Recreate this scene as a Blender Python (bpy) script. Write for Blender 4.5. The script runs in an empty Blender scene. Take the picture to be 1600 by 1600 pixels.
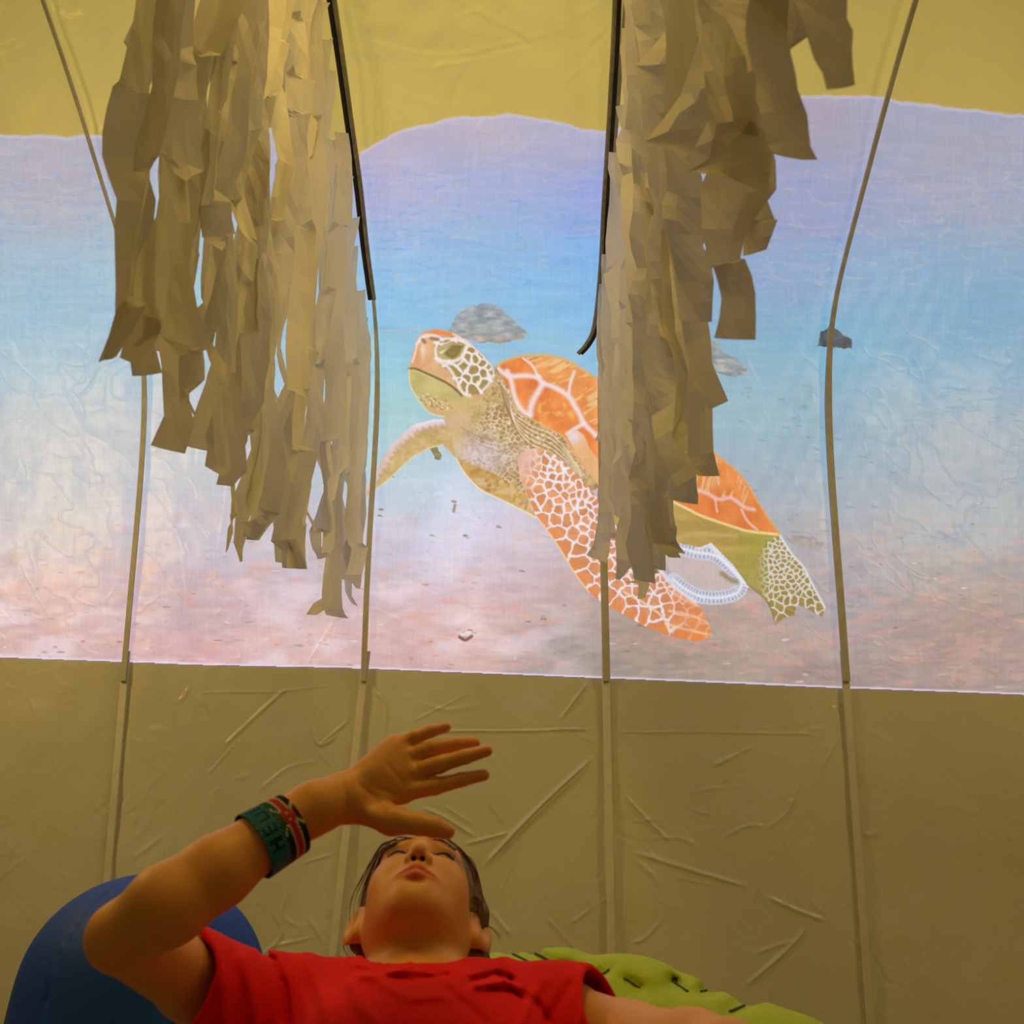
import bpy, math, random
import numpy as np
random.seed(7)
rng = np.random.default_rng(11)
scene = bpy.context.scene
COL = scene.collection

# ------------------------------------------------------------------ camera
CAM = np.array((0.0, 0.0, 0.75))
PITCH = math.radians(14.0)
FPX = 800 / math.tan(math.radians(25.0))
FWD = np.array((0.0, math.cos(PITCH), math.sin(PITCH)))
UPV = np.array((0.0, -math.sin(PITCH), math.cos(PITCH)))
cam_data = bpy.data.cameras.new('camera')
cam_data.sensor_width = 36.0
cam_data.lens = 18.0 / math.tan(math.radians(25.0))
cam_data.clip_start = 0.05
cam_data.dof.use_dof = True
cam_data.dof.focus_distance = 3.2
cam_data.dof.aperture_fstop = 9.0
cam = bpy.data.objects.new('camera', cam_data)
cam.location = CAM
cam.rotation_euler = (math.pi / 2 + PITCH, 0, 0)
COL.objects.link(cam)
scene.camera = cam

# ------------------------------------------------------------------ light
world = bpy.data.worlds.new('world')
scene.world = world
world.use_nodes = True
bg = world.node_tree.nodes['Background']
bg.inputs[0].default_value = (1.0, 0.64, 0.14, 1)
wn = world.node_tree
_tc = wn.nodes.new('ShaderNodeTexCoord'); _sx = wn.nodes.new('ShaderNodeSeparateXYZ'); _mr = wn.nodes.new('ShaderNodeMapRange')
wn.links.new(_tc.outputs['Generated'], _sx.inputs[0]); wn.links.new(_sx.outputs['Z'], _mr.inputs['Value'])
_mr.inputs['From Min'].default_value = -0.1; _mr.inputs['From Max'].default_value = 0.7
_mr.inputs['To Min'].default_value = 0.05; _mr.inputs['To Max'].default_value = 0.25   # added ambient fill, dim low down and stronger above for top-lit shading
wn.links.new(_mr.outputs[0], bg.inputs[1])

def area(name, loc, target, size, energy, color, size_y=None):
    d = bpy.data.lights.new(name, 'AREA')
    d.energy = energy; d.color = color
    d.shape = 'RECTANGLE'; d.size = size; d.size_y = size_y or size
    o = bpy.data.objects.new(name, d)
    o.location = loc
    v = np.array(target, float) - np.array(loc, float)
    from mathutils import Vector
    o.rotation_euler = Vector(v).to_track_quat('-Z', 'Y').to_euler()
    COL.objects.link(o)
    return o
# warm lamp hanging in the tent above the sitters, and warm daylight on the outside of the roof
area('ceiling_lamp', (-0.08, 1.35, 2.70), (-0.15, 1.85, 0.3), 0.42, 11.0, (1.0, 0.64, 0.13), 0.7)
area('wall_fill', (-1.75, 2.15, 1.75), (0.3, 3.2, 0.55), 0.25, 9.0, (1.0, 0.68, 0.19))  # unseen fill added to brighten the wall and graze its creases
area('wall_fill', (1.8, 2.1, 1.9), (0.2, 3.2, 0.6), 0.25, 6.0, (1.0, 0.68, 0.21))  # matching unseen fill added on the right
area('roof_daylight', (0.0, 3.6, 4.2), (0.0, 2.2, 2.5), 3.6, 68.0, (1.0, 0.80, 0.17), 1.2)

scene.view_settings.view_transform = 'Standard'
scene.view_settings.look = 'None'
scene.view_settings.gamma = 1.0
scene.view_settings.use_curve_mapping = False
scene.view_settings.exposure = 0.0

# ------------------------------------------------------------------ helpers
def P(x, y, d):
    """point seen at photo pixel (x, y), d metres along the view axis"""
    return CAM + d * (FWD + np.array((1.0, 0, 0)) * (x - 800) / FPX + UPV * (800 - y) / FPX)

def project(p):
    q = p - CAM.astype(p.dtype)
    d = q[..., 1] * FWD[1] + q[..., 2] * FWD[2]
    u = q[..., 1] * UPV[1] + q[..., 2] * UPV[2]
    d = np.maximum(d, 0.05)
    return 800 + FPX * q[..., 0] / d, 800 - FPX * u / d

def srgb(r, g, b):
    f = lambda c: (c / 255 / 12.92) if c / 255 <= 0.04045 else ((c / 255 + 0.055) / 1.055) ** 2.4
    return (f(r), f(g), f(b), 1.0)

def lin(a):
    a = np.clip(np.asarray(a, float) / 255, 0, 1)
    return np.where(a <= 0.04045, a / 12.92, ((a + 0.055) / 1.055) ** 2.4)

def make_mesh(name, verts, faces, mat=None, parent=None, smooth=True, colors=None, loc=None):
    me = bpy.data.meshes.new(name)
    verts = np.asarray(verts, np.float32).reshape(-1, 3)
    if not isinstance(faces, np.ndarray):
        faces = np.asarray(faces) if len({len(f) for f in faces}) == 1 else np.array([tuple(f) for f in faces], dtype=object)
    if loc is not None:
        verts = verts - np.asarray(loc, np.float32)
    if faces.dtype != object and faces.ndim == 2:
        nf, k = faces.shape
        me.vertices.add(len(verts)); me.vertices.foreach_set('co', verts.ravel())
        me.loops.add(nf * k); me.loops.foreach_set('vertex_index', faces.astype(np.int32).ravel())
        me.polygons.add(nf)
        me.polygons.foreach_set('loop_start', np.arange(0, nf * k, k, dtype=np.int32))
        me.polygons.foreach_set('loop_total', np.full(nf, k, np.int32))
        me.update(calc_edges=True)
    else:
        me.from_pydata(verts.tolist(), [], [list(f) for f in faces]); me.update()
    me.polygons.foreach_set('use_smooth', np.full(len(me.polygons), bool(smooth)))
    if colors is not None:
        at = me.color_attributes.new('tint', 'FLOAT_COLOR', 'POINT')
        c = np.ones((len(verts), 4), np.float32); c[:, :3] = colors
        at.data.foreach_set('color', c.ravel())
    me.validate()
    o = bpy.data.objects.new(name, me)
    if mat: me.materials.append(mat)
    if loc is not None: o.location = loc
    if parent is not None: o.parent = parent
    COL.objects.link(o)
    return o

def thing(o, label, cat, group=None):
    o['label'] = label; o['category'] = cat
    if group: o['group'] = group
    return o

def structure(o, label, cat):
    o['kind'] = 'structure'; o['label'] = label; o['category'] = cat
    return o

def empty(name, loc):
    o = bpy.data.objects.new(name, None); o.location = loc; o.empty_display_size = 0.1
    COL.objects.link(o); return o

def merge(parts):
    vs, fs, n = [], [], 0
    for v, f in parts:
        vs.append(np.asarray(v, float)); fs.extend([tuple(i + n for i in q) for q in f]); n += len(v)
    return np.concatenate(vs), np.array(fs, dtype=object) if len({len(q) for q in fs}) > 1 else np.array(fs)

def tube(path, radii, seg=8, flat=1.0, ref=(0, 0, 1.0)):
    path = np.asarray(path, float); n = len(path)
    radii = np.broadcast_to(np.asarray(radii, float), (n,))
    t = np.gradient(path, axis=0); t /= np.linalg.norm(t, axis=1)[:, None] + 1e-9
    V, F = [], []
    ref = np.array(ref, float)
    for i in range(n):
        a = np.cross(t[i], ref); a /= np.linalg.norm(a) + 1e-9
        b = np.cross(a, t[i])
        for k in range(seg):
            w = 2 * math.pi * k / seg
            V.append(path[i] + radii[i] * (a * math.cos(w) + b * math.sin(w) * flat))
    for i in range(n - 1):
        for k in range(seg):
            k2 = (k + 1) % seg
            F.append((i * seg + k, i * seg + k2, (i + 1) * seg + k2, (i + 1) * seg + k))
    c0 = len(V); V.append(path[0]); V.append(path[-1])
    for k in range(seg):
        k2 = (k + 1) % seg
        F.append((c0, k2, k, k)); F.append((c0 + 1, (n - 1) * seg + k, (n - 1) * seg + k2, (n - 1) * seg + k2))
    F = [tuple(dict.fromkeys(q)) for q in F]
    return np.array(V), F

def smooth_line(pts, n=24):
    pts = np.asarray(pts, float); m = len(pts)
    out = []
    for i in range(m - 1):
        p0, p1, p2, p3 = pts[max(i - 1, 0)], pts[i], pts[i + 1], pts[min(i + 2, m - 1)]
        for t in np.linspace(0, 1, n, endpoint=(i == m - 2)):
            out.append(0.5 * ((2 * p1) + (-p0 + p2) * t + (2 * p0 - 5 * p1 + 4 * p2 - p3) * t * t + (-p0 + 3 * p1 - 3 * p2 + p3) * t ** 3))
    return np.array(out)

# numpy noise
_lat = rng.random((256, 256)).astype(np.float32)
def vnoise(x, y, seed=0):
    x = np.asarray(x, np.float32) + seed * 17.3; y = np.asarray(y, np.float32) + seed * 7.7
    xi = np.floor(x).astype(int); yi = np.floor(y).astype(int)
    fx = x - xi; fy = y - yi
    fx = fx * fx * (3 - 2 * fx); fy = fy * fy * (3 - 2 * fy)
    a = _lat[xi & 255, yi & 255]; b = _lat[(xi + 1) & 255, yi & 255]
    c = _lat[xi & 255, (yi + 1) & 255]; d = _lat[(xi + 1) & 255, (yi + 1) & 255]
    return (a * (1 - fx) + b * fx) * (1 - fy) + (c * (1 - fx) + d * fx) * fy
def fbm(x, y, seed=0, oc=4):
    s = 0; a = 0.5
    for i in range(oc):
        s = s + a * vnoise(x * 2 ** i, y * 2 ** i, seed + i); a *= 0.5
    return s / (1 - 0.5 ** oc)

def seg_dist(x, y, pts):
    """distance to a polyline and position 0..1 along it"""
    best = np.full(x.shape, 1e9, np.float32); tt = np.zeros(x.shape, np.float32)
    pts = np.asarray(pts, float); n = len(pts) - 1
    for i in range(n):
        ax, ay = pts[i]; bx, by = pts[i + 1]
        dx, dy = bx - ax, by - ay
        t = np.clip(((x - ax) * dx + (y - ay) * dy) / (dx * dx + dy * dy + 1e-9), 0, 1)
        d = np.hypot(x - ax - t * dx, y - ay - t * dy)
        m = d < best
        best = np.where(m, d, best); tt = np.where(m, (i + t) / n, tt)
    return best, tt

def in_poly(x, y, poly):
    r = np.zeros(x.shape, bool); n = len(poly); j = n - 1
    for i in range(n):
        xi, yi = poly[i]; xj, yj = poly[j]
        if yi != yj:
            c = ((yi > y) != (yj > y)) & (x < (xj - xi) * (y - yi) / (yj - yi) + xi)
            r ^= c
        j = i
    return r

# ------------------------------------------------------------------ materials
def new_mat(name):
    m = bpy.data.materials.new(name); m.use_nodes = True
    nt = m.node_tree
    return m, nt, nt.nodes['Principled BSDF'], nt.nodes['Material Output']

def bump_noise(nt, bsdf, scale, strength, dist=0.01, stretch=(1, 1, 1), detail=4):
    tc = nt.nodes.new('ShaderNodeTexCoord'); mp = nt.nodes.new('ShaderNodeMapping')
    mp.inputs['Scale'].default_value = stretch
    no = nt.nodes.new('ShaderNodeTexNoise'); no.inputs['Scale'].default_value = scale; no.inputs['Detail'].default_value = detail
    bu = nt.nodes.new('ShaderNodeBump'); bu.inputs['Strength'].default_value = strength; bu.inputs['Distance'].default_value = dist
    nt.links.new(tc.outputs['Object'], mp.inputs[0]); nt.links.new(mp.outputs[0], no.inputs['Vector'])
    nt.links.new(no.outputs[0], bu.inputs['Height']); nt.links.new(bu.outputs[0], bsdf.inputs['Normal'])
    return no, tc

def color_noise(nt, bsdf, c1, c2, scale, stretch=(1, 1, 1)):
    tc = nt.nodes.new('ShaderNodeTexCoord'); mp = nt.nodes.new('ShaderNodeMapping')
    mp.inputs['Scale'].default_value = stretch
    no = nt.nodes.new('ShaderNodeTexNoise'); no.inputs['Scale'].default_value = scale; no.inputs['Detail'].default_value = 5
    cr = nt.nodes.new('ShaderNodeValToRGB')
    cr.color_ramp.elements[0].color = c1; cr.color_ramp.elements[0].position = 0.35
    cr.color_ramp.elements[1].color = c2; cr.color_ramp.elements[1].position = 0.68
    nt.links.new(tc.outputs['Object'], mp.inputs[0]); nt.links.new(mp.outputs[0], no.inputs['Vector'])
    nt.links.new(no.outputs[0], cr.inputs[0]); nt.links.new(cr.outputs[0], bsdf.inputs['Base Color'])

def simple(name, c1, c2=None, rough=0.7, scale=40, bump=0.2, bdist=0.004, spec=0.3, stretch=(1, 1, 1)):
    m, nt, b, out = new_mat(name)
    b.inputs['Roughness'].default_value = rough
    b.inputs['Specular IOR Level'].default_value = spec
    color_noise(nt, b, c1, c2 or c1, scale, stretch)
    if bump: bump_noise(nt, b, scale * 2, bump, bdist, stretch)
    return m

def add_translucent(m, nt, b, out, col, fac):
    tr = nt.nodes.new('ShaderNodeBsdfTranslucent'); tr.inputs[0].default_value = col
    mx = nt.nodes.new('ShaderNodeMixShader'); mx.inputs[0].default_value = fac
    nt.links.new(b.outputs[0], mx.inputs[1]); nt.links.new(tr.outputs[0], mx.inputs[2])
    nt.links.new(mx.outputs[0], out.inputs[0])

m_fabric, nt, b, out = new_mat('tent_fabric')
b.inputs['Roughness'].default_value = 0.30; b.inputs['Specular IOR Level'].default_value = 0.5
color_noise(nt, b, (0.74, 0.72, 0.66, 1), (0.82, 0.80, 0.75, 1), 3)
bump_noise(nt, b, 5, 0.35, 0.02, (1, 1, 0.6), 6)
add_translucent(m_fabric, nt, b, out, (0.8, 0.78, 0.68, 1), 0.35)

m_paper, nt, b, out = new_mat('streamer_paper')
b.inputs['Roughness'].default_value = 0.75; b.inputs['Specular IOR Level'].default_value = 0.2
color_noise(nt, b, (0.70, 0.69, 0.66, 1), (0.80, 0.79, 0.76, 1), 9, (1, 1, 0.4))
bump_noise(nt, b, 60, 0.25, 0.003, (1, 1, 0.3))
add_translucent(m_paper, nt, b, out, (0.9, 0.88, 0.84, 1), 0.55)

m_pole = simple('pole_sleeve', (0.46, 0.44, 0.38, 1), (0.54, 0.52, 0.45, 1), 0.6, 30)
m_rail = simple('dark_rail', (0.02, 0.02, 0.02, 1), (0.035, 0.035, 0.03, 1), 0.6, 30, spec=0.15)
m_rail_web = simple('rail_webbing', (0.22, 0.20, 0.16, 1), (0.30, 0.27, 0.21, 1), 0.75, 60)
m_floor = simple('floor_mat', (0.18, 0.15, 0.12, 1), (0.25, 0.21, 0.16, 1), 0.8, 8)
m_red = simple('red_cotton', (0.68, 0.006, 0.004, 1), (0.76, 0.010, 0.006, 1), 0.85, 260, 0.5, 0.0012, 0.15)
m_green = simple('green_fabric', (0.34, 0.46, 0.004, 1), (0.40, 0.52, 0.006, 1), 0.6, 200, 0.3, 0.001, 0.3)
m_seam = simple('seam_thread', (0.05, 0.09, 0.02, 1), (0.08, 0.13, 0.03, 1), 0.8, 200)
m_blue = simple('blue_fabric', (0.003, 0.050, 0.42, 1), (0.004, 0.06, 0.5, 1), 0.6, 200, 0.3, 0.001)
m_hair = simple('brown_hair', (0.085, 0.05, 0.025, 1), (0.17, 0.105, 0.055, 1), 0.5, 120, 0.6, 0.003, 0.4, (1, 1, 0.12))
m_lash = simple('dark_lash', (0.015, 0.01, 0.008, 1), None, 0.6, 50)
m_eye = simple('eye', (0.10, 0.08, 0.06, 1), (0.35, 0.3, 0.26, 1), 0.15, 30, 0.0)

def tint_mat(name, rough=0.5, sss=0.0, spec=0.35, bump=0.0, bscale=300):
    m, nt, b, out = new_mat(name)
    a = nt.nodes.new('ShaderNodeAttribute'); a.attribute_name = 'tint'
    nt.links.new(a.outputs['Color'], b.inputs['Base Color'])
    b.inputs['Roughness'].default_value = rough; b.inputs['Specular IOR Level'].default_value = spec
    if sss:
        b.inputs['Subsurface Weight'].default_value = sss
        b.inputs['Subsurface Radius'].default_value = (1.0, 0.35, 0.15)
        b.inputs['Subsurface Scale'].default_value = 0.006
    if bump: bump_noise(nt, b, bscale, bump, 0.001)
    return m
m_skin = tint_mat('skin', 0.5, 0.25, 0.35, 0.15, 220)
m_beads = tint_mat('beads', 0.45, 0, 0.3)

# the picture: light thrown on the translucent cloth from behind
m_pic, nt, b, out = new_mat('projected_light_on_cloth')
a = nt.nodes.new('ShaderNodeAttribute'); a.attribute_name = 'tint'
b.inputs['Base Color'].default_value = (0.22, 0.21, 0.20, 1)
b.inputs['Roughness'].default_value = 0.4
nt.links.new(a.outputs['Color'], b.inputs['Emission Color'])
b.inputs['Emission Strength'].default_value = 0.9
bump_noise(nt, b, 6, 0.35, 0.02, (1, 1, 0.6), 6)
# ------------------------------------------------------------------ tent shell
# profile of the back wall bending over into the roof: (Y, Z)
prof = smooth_line([(3.2, 0.0), (3.2, 0.6), (3.2, 1.2), (3.2, 1.7), (3.15, 1.98), (3.02, 2.17), (2.71, 2.355), (2.26, 2.58),
                    (1.6, 2.82), (0.8, 2.98), (0.0, 3.02), (-0.6, 2.98)], 40)
def cam_angle(Y, Z):
    d = Y * FWD[1] + (Z - CAM[2]) * FWD[2]; u = Y * UPV[1] + (Z - CAM[2]) * UPV[2]
    return d, 800 - FPX * u / np.maximum(d, 1e-3)
pd, py_ = cam_angle(prof[:, 0], prof[:, 1])
ok = (pd > 0.5)
_k = np.argmax(~ok) if (~ok).any() else len(prof)
_py = py_[:_k][::-1]; _pr = prof[:_k][::-1]
def wall_at(y):
    """(Y, Z, depth) of the tent surface seen in photo row y"""
    Y = np.interp(y, _py, _pr[:, 0]); Z = np.interp(y, _py, _pr[:, 1])
    return Y, Z, Y * FWD[1] + (Z - CAM[2]) * FWD[2]
_ptan = np.gradient(prof, axis=0); _ptan /= np.linalg.norm(_ptan, axis=1)[:, None]
_pnrm = np.stack([-_ptan[:, 1], _ptan[:, 0]], 1)      # points into the tent

creases = [  # photo pixel polylines on the cloth, height, width
 ([(307,1083),(370,1081),(438,1081),(540,1068)], .004, 4), ([(345,1170),(420,1100),(450,1075)], .005, 5), ([(320,1215),(370,1160)], .003, 4),
 ([(480,1135),(500,1165),(530,1145)], .006, 5), ([(498,1165),(545,1125)], .005, 4), ([(495,1175),(520,1200)], .004, 4),
 ([(585,1080),(603,1105),(600,1150)], .005, 5), ([(600,1150),(700,1143),(800,1143),(900,1140),(920,1143)], .006, 4),
 ([(640,1130),(740,1080)], .003, 4), ([(875,1125),(920,1065)], .006, 5), ([(955,1145),(1100,1145),(1294,1148)], .004, 4),
 ([(925,1185),(860,1245),(800,1305),(755,1355)], .012, 7), ([(660,1262),(700,1280),(745,1310)], .008, 7), ([(690,1258),(740,1290)], .005, 5),
 ([(725,1320),(800,1300)], .006, 5), ([(760,1250),(790,1290)], .005, 6), ([(975,1242),(1010,1280),(1050,1318)], .007, 6),
 ([(985,1330),(1080,1360),(1180,1390)], .006, 8), ([(1195,1400),(1250,1425),(1294,1440)], .006, 8), ([(1110,1200),(1180,1165)], .005, 8),
 ([(1130,1310),(1170,1290),(1200,1295)], .004, 7), ([(990,1340),(1030,1380),(1040,1420)], .004, 8), ([(1250,1220),(1230,1270),(1190,1300)], .004, 8),
 ([(1050,1370),(1120,1385)], .003, 6), ([(1160,1545),(1235,1480),(1260,1450)], .007, 8), ([(1180,1490),(1240,1470)], .004, 7),
 ([(985,1475),(1010,1465),(1040,1430)], .004, 7), ([(400,1500),(440,1460),(420,1420)], .005, 5), ([(420,1480),(490,1465)], .004, 5),
 ([(470,1350),(520,1335)], .004, 4), ([(450,1395),(440,1430),(470,1450)], .004, 6), ([(480,1430),(510,1480)], .004, 6),
 ([(765,1420),(800,1465)], .006, 7), ([(850,1430),(905,1490)], .005, 7), ([(890,1445),(930,1415)], .004, 6), ([(780,1400),(800,1350)], .003, 6),
 ([(650,1095),(700,1110),(760,1100)], .003, 9), ([(400,1240),(450,1200),(500,1190)], .003, 7), ([(530,1250),(440,1320)], .002, 8),
 # on the roof cloth
 ([(560,60),(700,85),(900,40)], .004, 6), ([(600,110),(720,96),(850,70)], .004, 5), ([(750,20),(830,60)], .003, 6), ([(620,150),(700,165)], .003, 6),
 ([(700,30),(760,10)], .003, 6), ([(1200,90),(1280,70)], .004, 6), ([(880,130),(930,90)], .004, 6),
 ([(810,190),(770,240),(730,280)], .004, 6), ([(960,300),(870,340),(800,380)], .003, 7), ([(600,240),(660,300),(700,350)], .003, 6),
 ([(590,860),(640,800),(720,760)], .003, 8), ([(1120,560),(1210,480),(1290,400)], .003, 8), ([(340,880),(360,700),(330,640)], .003, 7),
 ([(480,1040),(530,960)], .005, 6), ([(700,990),(780,930)], .003, 6),
]
creases = [(smooth_line(c, 5), h, w) for c, h, w in creases]
_r = random.Random(77); marks = []
for _ in range(46):                                    # clusters of short sharp folds
    cx, cy = _r.uniform(-40, 1640), _r.choice([_r.uniform(0, 230), _r.uniform(240, 1040), _r.uniform(1080, 1600), _r.uniform(1080, 1600)])
    a0_ = _r.uniform(0, math.pi)
    for k in range(_r.randint(2, 6)):
        x, y = cx + _r.gauss(0, 26), cy + _r.gauss(0, 20); a_ = a0_ + _r.gauss(0, 0.55); L_ = _r.uniform(14, 70)
        b_ = a_ + _r.gauss(0, 0.4)
        p0 = np.array((x, y)); p1 = p0 + L_ * np.array((math.cos(a_), math.sin(a_))); p2 = p1 + L_ * 0.6 * np.array((math.cos(b_), math.sin(b_)))
        marks.append((np.array((p0, p1, p2)), _r.choice([-1, 1]) * _r.uniform(0.0015, 0.0045) * (0.6 if 235 < cy < 1050 else 1), _r.uniform(2.2, 4.0)))
SEAM_X = [-1.815, -1.12, -0.432, 0.266, 0.964, 1.66]
def relief(X, px, py):
    h = 0.022 * (fbm(px / 170, py / 170, 3) - 0.5) + 0.006 * (fbm(px / 42, py / 42, 5, 3) - 0.5)
    for c, a, w in creases:
        lo, hi = c.min(0) - 40, c.max(0) + 40
        m = (px > lo[0]) & (px < hi[0]) & (py > lo[1]) & (py < hi[1])
        if not m.any(): continue
        d, t = seg_dist(px[m], py[m], c)
        h[m] += a * (1.3 if c[0, 1] > 1050 else 0.7) * (np.exp(-(d / (w * 0.5)) ** 2) - 0.35 * np.exp(-(d / (w * 1.5)) ** 2)) * np.clip(np.sin(math.pi * np.clip(t, 0.03, 0.97)) * 1.6, 0, 1)
    for c, a, w in marks:
        lo, hi = c.min(0) - 12, c.max(0) + 12
        m = (px > lo[0]) & (px < hi[0]) & (py > lo[1]) & (py < hi[1])
        if not m.any(): continue
        d, t = seg_dist(px[m], py[m], c)
        h[m] += a * np.exp(-(d / w) ** 2) * np.sin(math.pi * np.clip(t, 0.02, 0.98))
    # short crumple marks, elongated ridges
    r = np.abs(fbm(px / 95 + 0.5 * py / 95, py / 60 - 0.5 * px / 60, 21, 3) - 0.5)
    h += 0.0012 * np.exp(-(r / 0.016) ** 2)
    r = np.abs(fbm(px / 70 - 0.7 * py / 70, py / 120 + 0.4 * px / 120, 33, 3) - 0.5)
    h += 0.0010 * np.exp(-(r / 0.014) ** 2)
    for s in SEAM_X:                                   # cloth pulled tight toward every seam
        h -= 0.012 * np.exp(-np.abs(X - s) / 0.03)
    return h

def shell(name, i0, i1, label, cat):
    s = np.concatenate([[0], np.cumsum(np.linalg.norm(np.diff(prof[i0:i1 + 1], axis=0), axis=1))])
    g_ = 0.0042 if i0 == 0 else 0.006; n = int(s[-1] / g_); t = np.linspace(0, s[-1], n)
    Y = np.interp(t, s, prof[i0:i1 + 1, 0]); Z = np.interp(t, s, prof[i0:i1 + 1, 1])
    NY = np.interp(t, s, _pnrm[i0:i1 + 1, 0]); NZ = np.interp(t, s, _pnrm[i0:i1 + 1, 1])
    xs = np.arange(-1.9, 1.9001, g_)
    X, YY = np.meshgrid(xs, Y); _, ZZ = np.meshgrid(xs, Z)
    pts = np.stack([X, YY, ZZ], -1)
    px, py = project(pts)
    h = relief(X, px, py) if cat != 'far' else 0
    pts[..., 1] += h * NY[:, None]; pts[..., 2] += h * NZ[:, None]
    m = len(xs); idx = np.arange(n * m).reshape(n, m)
    F = np.stack([idx[:-1, :-1], idx[1:, :-1], idx[1:, 1:], idx[:-1, 1:]], -1).reshape(-1, 4)
    return structure(make_mesh(name, pts.reshape(-1, 3), F, m_fabric), label, cat)
split = int(np.argmax(prof[:, 1] > 1.95))
shell('wall_back', 0, split, 'wrinkled cream plastic cloth wall of the tent behind the girl', 'tent wall')
shell('ceiling', split, len(prof) - 1, 'yellow-lit cream cloth roof of the tent curving overhead', 'tent roof')
fl = [(-1.9, -1.2, 0), (1.9, -1.2, 0), (1.9, 3.2, 0), (-1.9, 3.2, 0), (-1.9, -1.2, -.03), (1.9, -1.2, -.03), (1.9, 3.2, -.03), (-1.9, 3.2, -.03)]
structure(make_mesh('floor', fl, [(0, 1, 2, 3), (7, 6, 5, 4), (0, 4, 5, 1), (1, 5, 6, 2), (2, 6, 7, 3), (3, 7, 4, 0)], m_floor, smooth=False),
          'brown mat floor of the tent', 'floor')

def prof_path(z0, z1, off, X, zmax_index=None):
    pts = []
    for (Y, Z), (ny, nz) in zip(prof, _pnrm):
        pts.append((X, Y + ny * off, Z + nz * off, Z, Y))
    return np.array(pts)

# seams: narrow pole sleeves running up the wall, fainter welts below the picture
def strip_along(rows, halfw, thick):
    """box-section band along rows of (x_centre, Y, Z, ny, nz)"""
    V, F = [], []
    for X, Y, Z, ny, nz, w in rows:
        for sx, o in ((-1, 0.0), (-0.8, thick), (0.8, thick), (1, 0.0)):
            V.append((X + sx * w, Y + ny * (o + 0.001), Z + nz * (o + 0.001)))
    n = len(rows)
    for i in range(n - 1):
        for k in range(3):
            F.append((i * 4 + k, i * 4 + k + 1, i * 4 + k + 5, i * 4 + k + 4))
        F.append((i * 4 + 3, i * 4, i * 4 + 4, i * 4 + 7))
    F.append((0, 1, 2, 3)); F.append((n * 4 - 4, n * 4 - 3, n * 4 - 2, n * 4 - 1))
    return V, F
m_welt = simple('seam_welt', (0.66, 0.62, 0.56, 1), (0.72, 0.68, 0.60, 1), 0.55, 30)
seam_names = {-1.12: 'far left', -0.432: 'left', 0.266: 'right', 0.964: 'far right'}
for q, X0 in enumerate([-1.12, -0.432, 0.266, 0.964]):
    rows, welt = [], []
    for (Y, Z), (ny, nz) in zip(prof, _pnrm):
        xx = X0
        if X0 == -0.432: xx = X0 + 0.018 * math.exp(-((Z - 2.0) / 0.42) ** 2) + 0.004
        if X0 == 0.266: xx = X0 + 0.006
        w = 0.0085 if X0 < 0 else 0.0115
        if 1.04 <= Z and Y > -0.4:
            w *= np.interp(Z, [1.9, 2.2], [1, 0.6])
            rows.append((xx, Y + ny * 0.012, Z + nz * 0.012, ny, nz, w))
        if Z < 1.13:
            lean = (-0.085 * (1.06 - Z) / 1.06) if X0 == -0.432 else 0.0
            welt.append((xx + lean, Y, Z, ny, nz, 0.0115))
    V, F = strip_along(rows, 0, 0.006)
    o = make_mesh('trim_%d' % (q + 1), V, F, m_pole, smooth=False)
    structure(o, 'dull tan pole sleeve over the %s seam of the tent' % seam_names[X0], 'pole sleeve')
    V, F = strip_along(welt, 0, 0.004)
    V = np.array(V); V[:, 1] -= 0.004
    o = make_mesh('trim_%d' % (q + 5), V, F, m_welt, smooth=False)
    structure(o, 'pale welted seam of the tent wall below the picture, %s' % seam_names[X0], 'seam')

# ------------------------------------------------------------------ the projected picture
S = 1.3
xs = np.arange(-60, 1661, S); ys = np.arange(140, 1100, S)
GX, GY = np.meshgrid(xs.astype(np.float32), ys.astype(np.float32))
ctrl = [  # x, y, r, g, b
 (600,230,190,176,200),(760,205,184,176,196),(900,225,172,172,202),(600,300,178,178,218),(760,300,164,176,222),(930,300,142,160,232),
 (600,370,150,188,232),(760,380,138,184,226),(920,400,118,182,242),(620,460,126,196,240),(800,455,122,192,238),(900,500,118,190,240),
 (620,560,134,200,226),(860,530,138,194,222),(620,640,150,204,212),(640,700,160,204,218),(640,770,178,206,226),(620,850,188,188,216),
 (720,840,216,218,250),(700,760,196,214,238),(800,880,200,186,206),(620,960,212,180,190),(720,940,226,196,206),(860,930,192,170,176),
 (640,1020,204,164,170),(760,1010,208,170,168),(720,980,232,196,196),(900,1020,152,150,156),(860,1035,160,150,156),
 (400,225,176,172,192),(400,320,160,184,214),(350,450,150,198,218),(560,420,140,192,234),(560,300,160,170,222),(330,360,158,188,200),(330,720,188,196,208),(350,850,192,188,208),
 (330,950,190,168,184),(420,1000,216,182,184),(520,1000,222,184,186),(320,1025,214,168,180),(530,850,190,190,212),(520,900,196,180,196),
 (1230,180,166,162,184),(1230,320,150,158,200),(1240,450,140,168,208),(1285,530,100,176,214),(1220,560,130,180,204),(1270,640,128,172,196),
 (1180,640,150,190,204),(1250,760,150,172,192),(1280,700,132,170,196),(1270,830,168,170,182),(1250,1010,178,158,154),(1120,1040,160,146,136),
 (1280,1055,150,130,132),(1000,1040,150,142,138),(1090,880,188,174,180),(1180,990,190,168,162),(1000,300,158,168,214),(1290,960,160,160,176),
 (1010,980,176,154,146),(980,1010,160,140,130),(100,250,170,170,190),(100,500,145,190,215),(100,750,178,190,205),(100,1000,205,172,180),(1500,250,160,165,190),
 (1500,520,115,170,205),(1500,750,145,168,190),(1500,1000,165,145,145),
]
ctrl = np.array(ctrl, float)
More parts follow.
